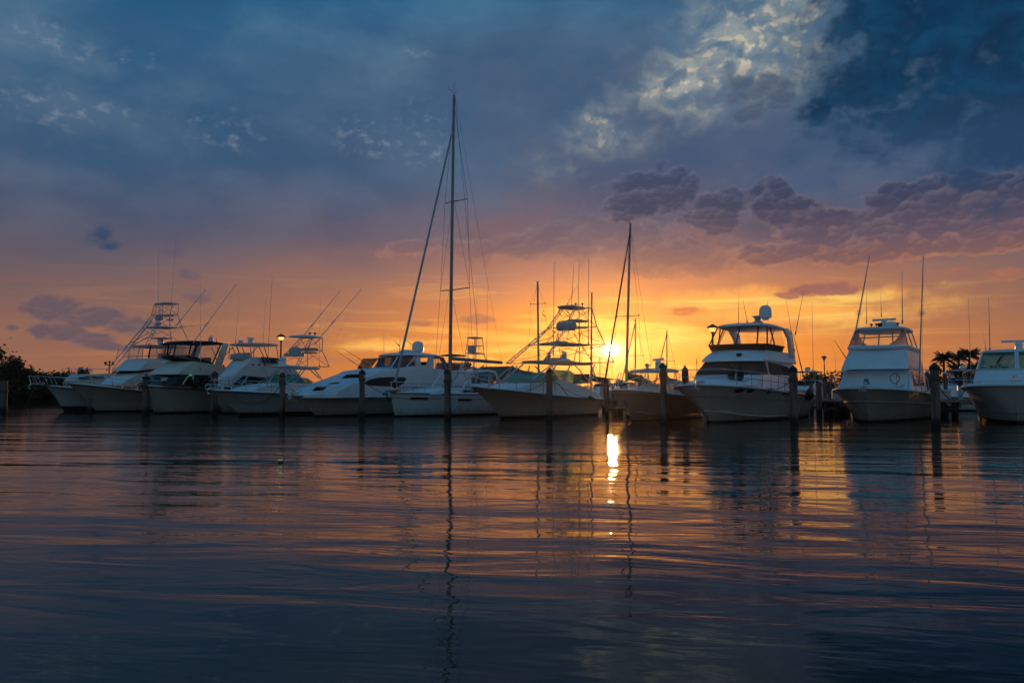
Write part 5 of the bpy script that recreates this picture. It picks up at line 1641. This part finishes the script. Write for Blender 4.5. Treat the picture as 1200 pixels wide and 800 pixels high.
plank_deck((-40, 79.6), (50, 47.2), 2.4, 1.0, 'dock_walkway', 'long timber walkway running behind the sterns of the whole row of boats')
fg = [(714, 51.5, 61.5, 'finger pier in the gap under the sun beside the T-top boat'),
      (973, 48.5, 56.5, 'finger pier in the gap between the big flybridge yacht and the bow on fishing boat'),
      (1112, 46.5, 52.5, 'finger pier left of the rightmost boat')]
for (px_, Y0, Y1, lab) in fg:
    a = at(px_, 455, Y0); c = a + Vector((math.sin(R(28)), math.cos(R(28)), 0)) * (Y1 - Y0)
    plank_deck((a.x, a.y, 0), (c.x, c.y, 0), 1.1, .98, 'finger_pier', lab, post_every=2.4)


def pile(px_, top, wlrow, wpx, label, cap='cone', Y=None, collar=True, grp='mooring piles in front of the boats'):
    g0 = ground_at(px_, wlrow) if Y is None else at(px_, 455, Y)
    D = g0.y
    z1 = at(px_, top, D).z
    r = wpx / 2 * D / FPX
    e = empty('mooring_pile', (g0.x, g0.y, 0), random.uniform(0, 6))
    tag(e, label, 'pile', grp)
    mb = MB(); n = 16; rings = []
    lean = (random.uniform(-.012, .012), random.uniform(-.012, .012))
    hc = r * 1.1
    for k in range(9):
        t = k / 8; z = -1.2 + (z1 - hc + 1.2) * t
        rr = r * (1.04 - .08 * t)
        rings.append([(lean[0] * z + rr * math.cos(a) * (1 + random.uniform(-.015, .015)), lean[1] * z + rr * math.sin(a) * (1 + random.uniform(-.015, .015)), z) for a in [2 * math.pi * j / n for j in range(n)]])
    mb.rings(rings); mb.build('shaft', M['pile'], e)
    lx, ly = lean[0] * z1, lean[1] * z1
    if cap == 'cone':
        MB().lathe((lx, ly, z1 - hc), [(r * 1.12, -.10), (r * 1.15, 0), (r * .75, hc * .45), (.02, hc)], 14).build('cap', M['pilecap'], e, ang=20)
    elif cap == 'white':
        MB().lathe((lx, ly, z1 - hc), [(r * 1.08, -.05), (r * 1.1, 0), (r * .7, hc * .6), (.02, hc * 1.2)], 14).build('cap', M['pilewhite'], e, ang=20)
    elif cap == 'dome':
        MB().lathe((lx, ly, z1 - hc), [(r * 1.06, -.1), (r * 1.1, 0), (r * .9, hc * .5), (r * .5, hc * .85), (.02, hc)], 14).build('cap', M['pilecap'], e)
    if collar:
        mb = MB(); zc = z1 - hc - r * 2.2
        for k in range(4):
            mb.tube([(lean[0] * zc + (r + .02) * math.cos(a), lean[1] * zc + (r + .02) * math.sin(a), zc - k * .05 + .02 * math.sin(a)) for a in [2 * math.pi * j / 14 for j in range(15)]], .026, 5)
        mb.build('rope_wrap', M['rope'], e)
    return e, Vector((g0.x, g0.y, z1 - hc - r * 2.2)), r


p_l = pile(3, 441, 483.5, 9.5, 'leftmost timber pile, square topped, at the left edge of the picture', cap='none')
pile(105, 464, 484.0, 4.5, 'short thin pile against the second hull from the left', cap='none', collar=False)
p170 = pile(170.5, 438, 484.8, 8.0, 'timber pile under the bow of the cream yacht with navy canvas')
p250 = pile(250.3, 434.5, 486.0, 7.2, 'pile with black cone cap at the bow of the low express fishing boat')
p330 = pile(330.5, 436, 488.2, 7.0, 'pile with black domed cap beside the low express fishing boat', cap='dome')
p424 = pile(424.2, 432.5, 489.4, 6.4, 'pile with cone cap against the white yacht with the dark side window')
p525 = pile(524.8, 431.5, 490.8, 8.0, 'pile with domed cap right in front of the tall sloop mast', cap='dome')
p643 = pile(643.5, 430.5, 492.4, 7.4, 'pile with cone cap in front of the tall tuna tower boat')
p778 = pile(778.0, 424.5, 494.6, 8.0, 'pile with cone cap in front of the open T-top boat')
p931 = pile(931.0, 427.5, 496.6, 9.2, 'pile with cone cap at the stern quarter of the big flybridge yacht')
p1097 = pile(1097.0, 424.5, 500.5, 10.2, 'nearest and thickest pile, black cone cap, between the two rightmost boats')
GB = 'piles along the docks behind the boats'
for (px_, top, Y, wpx, cap, lab) in (
        (950.5, 446, 56, 4.6, 'none', 'left pile of the dark cluster in the dock gap right of the big yacht'),
        (957.5, 447, 53, 3.4, 'none', 'thin pile in the middle of the dark cluster in the dock gap'),
        (961.0, 446, 50, 3.8, 'none', 'nearer bare pile of the dark cluster at the finger pier'),
        (966.5, 443.5, 58, 4.6, 'none', 'pile under the unlit lamp post in the dock gap'),
        (972.5, 444, 54, 4.4, 'none', 'right pile of the dark cluster by the bow on fishing boat'),
        (988.5, 432.5, 63, 5.2, 'white', 'white capped pile just left of the bow on fishing boat'),
        (1108.5, 434.5, 60, 4.6, 'white', 'white capped pile in front of the palms'),
        (1087.0, 433, 74, 4.2, 'white', 'white capped pile just left of the nearest thick pile'),
        (1117.0, 440, 68, 4.0, 'white', 'short white capped pile right of the palms pile'),
        (718.0, 450, 62, 3.2, 'none', 'left dock pile under the sun beside the T-top boat bow'),
        (728.5, 452, 61, 3.2, 'none', 'dock pile directly left of the sailboat mast by the sun'),
        (707.5, 446, 62, 4.6, 'none', 'dark dock pile at the stern of the tall tuna tower boat'),
        (711.5, 441, 48.5, 3.6, 'none', 'tall thin pile at the end of the finger pier under the sun')):
    pile(px_, top, 0, wpx, lab, cap=cap, Y=Y, collar=False, grp=GB)


# ------------------------------------------------------------------ lamp posts
def lamp(px_, top, Y, lit, label, base=1.0):
    p = at(px_, 455, Y)
    z1 = at(px_, top, Y).z
    e = empty('lamp_post', (p.x, p.y, base)); tag(e, label, 'lamp post', 'marina lamp posts')
    h = z1 - base
    MB().lathe((0, 0, 0), [(.16, 0), (.16, .25), (.10, .35), (.085, h * .5), (.075, h - .75), (.12, h - .72), (.14, h - .60)], 12).build('pole', M['post'], e)
    MB().lathe((0, 0, h - .60), [(.13, 0), (.23, .12), (.26, .24), (.24, .30)], 14).build('lamp_lens', M['lampglow' if lit else 'lampoff'], e)
    MB().lathe((0, 0, h - .30), [(.44, 0), (.45, .03), (.34, .12), (.14, .24), (.03, .30)], 18).build('lamp_hood', M['post'], e)
    if lit:
        l = bpy.data.lights.new('lamp', 'POINT'); l.energy = 1.5; l.color = (1, .72, .25); l.shadow_soft_size = .12
        lo = bpy.data.objects.new('lamp_light', l); S.collection.objects.link(lo); lo.parent = e; lo.location = (0, 0, h - .75)
    return e


lamp(328.5, 391, 72.5, True, 'lit yellow lamp post behind the white convertible boat at the left')
lamp(836.0, 379.5, 59.8, True, 'lit lamp post beside the big flybridge yacht hardtop')
lamp(966.5, 416.5, 119, False, 'unlit distant lamp post in the dock gap right of the big yacht')
e = empty('floodlight_pole', at(127.5, 455, 135).xy.to_3d()); tag(e, 'small twin floodlight pole above the mangroves at the left', 'floodlight pole')
zz = at(127.5, 424, 135).z
MB().tube([(0, 0, 0), (0, 0, zz)], .12, 6).build('pole', M['post'], e)
MB().tube([(-.7, 0, zz - .5), (.7, 0, zz - .5)], .06, 5).build('crossbar', M['post'], e)
for s in (-.62, .62):
    MB().box(s - .22, s + .22, -.12, .12, zz - .45, zz + .05).build('floodlight', M['post'], e)
MB().lathe((0, 0, zz - .2), [(.14, 0), (.2, .2), (.1, .4)], 8).build('finial', M['post'], e)


# ------------------------------------------------------------------ gear on the long walkway
def walk(px_, off=0.0):
    d = pix_dir(px_, 455); k = d.x / d.y
    Y = (79.6 - .36 * 40) / (1 + .36 * k)
    return Vector((k * Y, Y + off, 1.0))


for i, (px_, lab) in enumerate(((536, 'white dock box behind the tall sloop'), (596, 'white dock box behind the green awning boat'), (722, 'white dock box by the finger pier under the sun'),
                                (944, 'white dock box in the gap right of the big flybridge yacht'), (992, 'white dock box left of the bow on fishing boat'), (1104, 'white dock box between the two rightmost boats'))):
    e = empty('dock_box', walk(px_, .6), R(-20)); tag(e, lab, 'dock box', 'dock boxes on the long walkway')
    MB().box(-.75, .75, -.3, .3, 0.02, .52).build('box', M['white2'], e, smooth=False)
    MB().rings([[(-.8, -.34, z_), (.8, -.34, z_), (.8, .34, z_), (-.8, .34, z_)] for z_ in (.523, .60)] + [[(-.7, -.2, .68), (.7, -.2, .68), (.7, .2, .68), (-.7, .2, .68)]]).build('lid', M['white2'], e, smooth=False)
for i, (px_, lab) in enumerate(((548, 'power pedestal behind the cockpit of the tall sloop'), (704, 'power pedestal at the stern of the tall tuna tower boat'), (730, 'power pedestal left of the T-top boat'),
                                (956, 'power pedestal among the dark piles of the dock gap'), (981, 'power pedestal right of the dark pile cluster'), (1118, 'power pedestal left of the rightmost boat'))):
    e = empty('power_pedestal', walk(px_, -.7), R(-20)); tag(e, lab, 'power pedestal', 'power pedestals on the long walkway')
    MB().box(-.14, .14, -.11, .11, 0.0, .95).build('post', M['white2'], e, smooth=False)
    MB().lathe((0, 0, .953), [(.17, 0), (.17, .10), (.10, .2), (.02, .24)], 10).build('cap', M['black'], e)


# ------------------------------------------------------------------ fenders and mooring lines
def fender(p, r, h, label, mat='black', horiz=False):
    e = MB().lathe((0, 0, 0), [(.03, -.1), (r * .5, 0), (r * .95, r * .6), (r, h * .5), (r * .95, h - r * .6), (r * .5, h), (.05, h + .06), (.05, h + .14)], 14).build('fender', M[mat])
    e.location = p
    if horiz:
        e.rotation_euler = (0, R(90), R(-55))
    return tag(e, label, 'fender', 'black fenders on the boats')


def onb(b, px_, py_, yl):
    x, z = b.q(px_, py_, yl); return b.world(x, yl, z)


fender(onb(b3, 229.3, 453.6, 2.12), .31, .60, 'left one of the two round black fenders on the cream yacht deck')
fender(onb(b3, 241.0, 453.6, 2.12), .31, .60, 'right one of the two round black fenders on the cream yacht deck')
for px_, lab in ((857.0, 'left black fender of the pair on the big flybridge yacht foredeck'), (867.2, 'right black fender of the pair on the big flybridge yacht foredeck')):
    y_, z_ = b11.r(px_, 445.5, -.9)
    fender(b11.world(-.9, y_, z_), .20, .78, lab)
y_, z_ = b11.r(797, 449.5, -.6)
fender(b11.world(-1.2, -1.75, 2.02), .19, .85, 'black fender standing on the rail at the left bow of the big flybridge yacht')
y_, z_ = b11.r(948, 468, -9.8)
fender(b11.world(-9.8, y_, z_), .30, .52, 'round black fender at the stern quarter of the big flybridge yacht')


def rope(pts, label, r=.016, mat='rope', name='mooring_line', n=14):
    mb = MB(); P_ = []
    for a, c, sag in pts:
        a, c = Vector(a), Vector(c)
        for k in range(n + 1):
            t = k / n; q_ = a.lerp(c, t); q_.z -= sag * 4 * t * (1 - t); P_.append(q_)
    o0 = P_[0].copy()
    mb.tube([q_ - o0 for q_ in P_], r, 5)
    o = mb.build(name, M[mat]); o.location = o0
    return tag(o, label, 'rope', 'mooring lines')


def deckp(b, t, s, dz=.08, k=.92):
    x, y, z = b.edge(t, s); return b.world(x, y * k, z + dz)


rope([(p_l[1] + Vector((0, 0, -.5)), b1.world(b1.ov + .9, .1, b1.zb), 1.6)], 'slack line from the leftmost pile up to the pulpit of the leftmost boat', .02)
rope([(p330[1], b5.world(b5.ov - .9, .5, b5.zb), 1.15)], 'slack line from the domed pile to the bow of the low express fishing boat', .022)
rope([(p1097[1], deckp(b13, .80, -1), .95)], 'dark line sagging from the nearest thick pile to the rightmost boat', .026)
rope([(p643[1] + Vector((0, 0, .1)), deckp(b9, .12, 1), .35)], 'line from the centre pile along the side of the tall tuna tower boat', .016)
rope([(p643[1], deckp(b9, .74, 1), .15)], 'line from the centre pile to the foredeck of the tall tuna tower boat', .018)
rope([(p931[1], deckp(b11, .70, 1), .25)], 'line from its stern pile to the big flybridge yacht foredeck', .018)
rope([(p424[1] + Vector((0, 0, -.2)), b6.world(-6.6, 2.1, b6.sh(.4) - .4), .25), (b6.world(-6.6, 2.1, b6.sh(.4) - .4), b7.world(b7.ov - .2, 0, b7.zb), .55)], 'slack line running from the yacht side to the bow roller of the sloop', .018)
rope([(b10.world(-1.9, b10.bd(.75) * .98, b10.sh(.8)), b10.world(-2.3, b10.bd(.75) * .99, .35), 0.0)], 'pale rope hanging down the side of the open T-top boat', .018)
rope([(p170[1], deckp(b2, .55, 1), .2)], 'line from the cream yacht pile to the tower boat at the left', .016)
rope([(p250[1], deckp(b4, .80, 1), .12)], 'short line from the cone capped pile to the white convertible bow', .016)
rope([(p1097[1] + Vector((0, 0, .05)), deckp(b12, .62, 1), .35)], 'line from the nearest thick pile to the bow on fishing boat', .018)
rope([(p525[1], deckp(b7, .62, 1), .30)], 'line from the sloop pile to the deck of the sloop', .014)
rope([(b4.world(b4.ov - .05, 0, b4.zb - .1), b4.world(.3, 0, .0), 0)], 'anchor chain hanging straight down from the white convertible bow', .02, 'black', 'anchor_chain')

# ================================================================== land, trees
mb = MB()
poly = [(-690, 112), (-62, 106), (-46, 112), (-20, 130), (26, 146), (36, 92), (44, 81), (60, 76), (690, 66), (690, 470), (-690, 470)]
n_ = len(poly)
mb.add([(x, y, -1.5) for x, y in poly] + [(x, y + (1.5 if y < 400 else 0), .55) for x, y in poly], [tuple(range(n_, 2 * n_))] + [(i, (i + 1) % n_, (i + 1) % n_ + n_, i + n_) for i in range(n_)])
o = mb.build('land', M['earth'], smooth=False); tag(o, kind='structure')


def leaves(mb, c, rad, n, size, rng, clumps=14, flat=.8):
    "leaf sized faces gathered in uneven clumps"
    cl = []
    for k in range(clumps):
        while True:
            v = Vector((rng.uniform(-1, 1), rng.uniform(-1, 1), rng.uniform(-.75, 1)))
            if .25 < v.length < 1.0:
                break
        cl.append((Vector((v.x * rad[0], v.y * rad[1], v.z * rad[2])), rng.uniform(.22, .48)))
    for k in range(n):
        cc, cr = rng.choice(cl)
        v = Vector((rng.gauss(0, 1), rng.gauss(0, 1), rng.gauss(0, 1) * flat)) * (cr * .52)
        p = Vector(c) + cc + Vector((v.x * rad[0], v.y * rad[1], v.z * rad[2]))
        a = Vector((rng.gauss(0, 1), rng.gauss(0, 1), rng.gauss(0, .6))).normalized(); b_ = a.orthogonal().normalized()
        b_ = (b_ * math.cos(rng.uniform(0, 6)) + a.cross(b_) * math.sin(rng.uniform(0, 6))).normalized()
        s = size * rng.uniform(.6, 1.4)
        mb.add([p - a * s, p + b_ * s * .5, p + a * s, p - b_ * s * .5], [(0, 1, 2, 3)])


def tree(px_, top, Y, wpx, label, seed, base=.5, dens=1.0, low=False, grp='mangrove trees along the left shore'):
    rng = random.Random(seed)
    p = at(px_, 455, Y); z1 = at(px_, top, Y).z
    h = z1 - base; rw = wpx / 2 * Y / FPX
    e = empty('mangrove_tree' if low else 'tree', (p.x, p.y, base)); tag(e, label, 'tree', grp)
    tb = MB(); tb.tube([(0, 0, -.8), (rng.uniform(-.1, .1), 0, h * .35), (rng.uniform(-.3, .3), 0, h * .7)], .16 + h * .012, 7, .06)
    for k in range(6):
        a = rng.uniform(0, 6.28); z0_ = h * rng.uniform(.2, .55)
        tb.tube([(0, 0, z0_), (math.cos(a) * rw * .4, math.sin(a) * rw * .4, z0_ + h * .14), (math.cos(a) * rw * .75, math.sin(a) * rw * .75, z0_ + h * rng.uniform(.18, .34))], .07, 5, .02)
    tb.build('trunk', M['bark'], e)
    cb = MB()
    if low:
        leaves(cb, (0, 0, h * .44), (rw * 1.0, rw * .8, h * .50), int(3300 * dens), .20, rng, 30)
        leaves(cb, (0, -rw * .5, h * .16), (rw * 1.05, rw * .6, h * .26), int(1200 * dens), .20, rng, 14)
    else:
        leaves(cb, (0, 0, h * .62), (rw, rw, h * .40), int(2200 * dens), .22, rng, 22)
    cb.build('crown', M['leaf'], e, smooth=False)
    return e


trees = [(-12, 404, 108, 36, 'tallest tree at the left edge of the picture'), (6, 416, 106, 26, 'rounded tree just right of the tallest at the left edge'),
         (17, 422, 104, 22, 'mangrove above the water between the leftmost pile and the low shore'), (29, 430, 104, 24, 'lower mangrove left of the long pulpit'),
         (42, 437, 106, 24, 'mangrove directly behind the tip of the long pulpit'), (54, 438, 109, 22, 'dark low tree behind the pulpit rails'),
         (67, 435, 112, 24, 'feathery tree above the leftmost boat'), (80, 434, 114, 22, 'tree right of the feathery one above the leftmost boat'),
         (96, 431, 116, 18, 'round headed tree standing a little higher than the left tree line'), (110, 438, 118, 24, 'low tree right of the round headed one'),
         (122, 436, 120, 22, 'tree beneath the twin floodlight pole'), (137, 435, 122, 22, 'tree right of the floodlight pole at the tower boat')]
for i, (px_, top, Y, wpx, lab) in enumerate(trees):
    tree(px_, top, Y, wpx * 1.25, lab, 100 + i, low=True, dens=1.0 if i < 6 else .6)
for i, (px_, top, Y, wpx, lab) in enumerate([(543, 424, 125, 20, 'dark tree behind the boom of the sloop'), (592, 432, 128, 26, 'dark rounded tree above the green awning'), (606, 434, 128, 22, 'dark tree at the left end of the tower boat hardtop'), (955, 436, 105, 22, 'round bush like tree in the dock gap right of the big yacht'), (612, 439, 110, 20, 'tree seen through the tower boat windshield'), (640, 438, 112, 26, 'broad tree seen through the tower boat windshield right part'),
                                             (726, 447, 130, 16, 'small dark tree left of the T-top boat'), (756, 446, 132, 18, 'small dark tree behind the T-top boat console')]):
    tree(px_, top, Y, wpx, lab, 200 + i, grp='trees behind the marina', dens=.8)


def palm(px_, top, Y, crown_px, label, seed):
    rng = random.Random(seed)
    p = at(px_, 455, Y); zt_ = at(px_, top, Y).z; rc = crown_px / 2 * Y / FPX
    e = empty('palm_tree', (p.x, p.y, .5)); tag(e, label, 'palm tree', 'palm trees at the right')
    h = zt_ - .5 - rc * .35
    ln = rng.uniform(-.4, .4)
    MB().tube([(-ln, 0, -1.5), (-ln * .5, 0, h * .4), (0, 0, h)], .17, 8, .11).build('trunk', M['bark'], e)
    fb_ = MB()
    for k in range(30):
        a = k * 2.399 + rng.uniform(-.2, .2); up = rng.uniform(-.25, 1.3)
        pts = []
        for j in range(9):
            t = j / 8
            rr = rc * t * (1.05 - .25 * max(up, 0))
            zz_ = rc * (.75 * up * t - (.36 + .05 * rng.random()) * t * t * (1.25 - .3 * up))
            pts.append(Vector((math.cos(a) * rr, math.sin(a) * rr, h + zz_)))
        fb_.tube(pts, .022, 4, .006)
        for j in range(1, 9):
            for u in (0, .33, .66):
                if j + u > 8:
                    continue
                q_ = pts[j - 1].lerp(pts[j], u)
                d = (pts[j] - pts[j - 1]).normalized(); sd = d.cross(Vector((0, 0, 1))).normalized()
                ll = rc * .27 * math.sin(math.pi * min(.98, .12 + (j + u) / 9.5)) + .05
                for s in (1, -1):
                    tip_ = q_ + sd * s * ll * .75 + d * ll * .55 - Vector((0, 0, ll * rng.uniform(.35, .7)))
                    fb_.add([q_ - d * .05, q_ + d * .05, tip_], [(0, 1, 2)])
    fb_.build('fronds', M['frond'], e, smooth=False)
    return e


for i, a in enumerate([(1107, 414, 84, 30, 'leftmost palm, standing a little apart behind the white capped pile'), (1124.5, 413.5, 88, 26, 'second palm from the left, behind the thin antenna'),
                       (1137.5, 410.5, 86, 32, 'tallest palm beside the rightmost boat windshield'), (1120, 427, 92, 28, 'short palm below the taller ones'), (1144, 424, 95, 26, 'low palm half hidden by the rightmost boat'), (1132, 430, 90, 30, 'lowest full palm at the foot of the group')]):
    palm(*a, 300 + i)
# continuous dark growth along the far banks: nobody could count it
rng = random.Random(5)
fb_ = MB()
for k in range(520):
    X = rng.uniform(-150, 210); Y = 152 + rng.uniform(0, 12) + (6 if X > 0 else 0)
    if X < -40: Y = rng.uniform(125, 135)
    hh = 1.4 + 0.9 * math.sin(X * .21) * math.sin(X * .053 + 1) + rng.uniform(-.5, .7)
    if X > 60 and X < 110: hh += .5
    leaves(fb_, (X, Y, .5 + hh * .45), (2.2, 1.6, hh * .55), 52, .34, rng, 5)
for k in range(70):
    X = rng.uniform(41, 76); Y = 84 - (X - 44) * .18 + rng.uniform(0, 4)
    leaves(fb_, (X, Y, 1.6), (1.5, 1.2, 1.5 + rng.random()), 60, .22, rng, 5)
for k in range(46):
    X = rng.uniform(42, 55); Y = 85 + rng.uniform(0, 4)
    leaves(fb_, (X, Y, 2.3), (1.4, 1.2, 1.6 + rng.random() * .8), 80, .2, rng, 6)
for k in range(26):
    X = rng.uniform(36, 47); Y = 97 + rng.uniform(0, 3)
    leaves(fb_, (X, Y, 2.2), (1.4, 1.2, 1.5 + rng.random() * .7), 80, .2, rng, 6)
o = fb_.build('shrub_growth', M['leaf'], smooth=False); tag(o, 'continuous dark scrub along the far bank behind the marina', 'shrubs', kind='stuff')
fb_ = MB()
for k in range(150):
    X = rng.uniform(-74, -40); Y = 107 + (X + 62) * .35 + rng.uniform(-.8, 3)
    leaves(fb_, (X, Y, 1.0), (1.4, 1.0, 1.1), 50, .2, rng, 4)
o = fb_.build('mangrove_growth', M['leaf'], smooth=False); tag(o, 'tangle of mangrove shoots at the waterline of the left shore', 'shrubs', kind='stuff')

# ------------------------------------------------------------------ water
def mat_water():
    m = bpy.data.materials.new('water'); m.use_nodes = True
    nt = m.node_tree; G = NG(nt); b = nt.nodes['Principled BSDF']
    co = G.n('ShaderNodeTexCoord').outputs['Object']
    rot = G.n('ShaderNodeMapping'); rot.inputs['Rotation'].default_value = (0, 0, R(8)); G.put(rot.inputs[0], co)
    c = rot.outputs[0]
    swell = G.noise(G.v('MULTIPLY', c, (0.10, 0.34, 1)), 1.0, 2, 0.5, 0.0, dim='2D')
    mid = G.noise(G.v('MULTIPLY', c, (0.45, 1.5, 1)), 1.0, 3, 0.5, 0.35, dim='2D')
    fine = G.noise(G.v('MULTIPLY', c, (2.2, 5.5, 1)), 1.0, 3, 0.5, 0.3, dim='2D')
    # wind patches: some areas ruffled, some slick
    patch = G.step(G.noise(G.v('MULTIPLY', c, (0.03, 0.09, 1)), 1.0, 3, 0.5, 0.5, dim='2D'), 0.35, 0.65, 0.25, 1.0)
    # a light breeze ruffles the water out towards the boats, the near water lies slick
    ruff = G.step(G.m('ADD', G.sep(c)[1], G.m('MULTIPLY', G.m('SUBTRACT', patch, 0.5), 14.0)), 14.0, 34.0)
    G.put(b.inputs['Roughness'], G.step(ruff, 0.0, 1.0, 0.03, 0.07))
    fine = G.m('MULTIPLY', fine, G.step(ruff, 0.0, 1.0, 0.40, 2.2))
    h = G.m('ADD', G.m('MULTIPLY', swell, WAVES[0]), G.m('MULTIPLY', mid, WAVES[1]))
    h = G.m('ADD', h, G.m('MULTIPLY', G.m('MULTIPLY', fine, WAVES[2]), patch))
    bm_ = G.n('ShaderNodeBump'); bm_.inputs['Strength'].default_value = 1.0; bm_.inputs['Distance'].default_value = 1.0
    G.put(bm_.inputs['Height'], h)
    nt.links.new(bm_.outputs[0], b.inputs['Normal'])
    b.inputs['Base Color'].default_value = (0.028, 0.020, 0.010, 1)
    b.inputs['IOR'].default_value = 1.29
    return m


WAVES = (0.075, 0.019, 0.0048)
me = bpy.data.meshes.new('water')
me.from_pydata([(-700, -60, 0), (700, -60, 0), (700, 480, 0), (-700, 480, 0)], [], [(0, 1, 2, 3)])
me.materials.append(mat_water())
wo_ = bpy.data.objects.new('water', me); S.collection.objects.link(wo_); wo_['kind'] = 'structure'

# ------------------------------------------------------------------ humid evening air
hm = bpy.data.materials.new('haze'); hm.use_nodes = True
hm.node_tree.nodes.remove(hm.node_tree.nodes['Principled BSDF'])
pv_ = hm.node_tree.nodes.new('ShaderNodeVolumePrincipled')
pv_.inputs['Color'].default_value = (0.95, 0.93, 0.90, 1)
pv_.inputs['Density'].default_value = 0.00009
pv_.inputs['Anisotropy'].default_value = 0.90
hm.node_tree.links.new(pv_.outputs[0], hm.node_tree.nodes['Material Output'].inputs['Volume'])
hb_ = MB().box(-705, 705, -65, 485, -2.6, 26.0).build('haze', hm, smooth=False)
hb_['kind'] = 'stuff'; hb_['label'] = 'warm humid evening air over the marina'
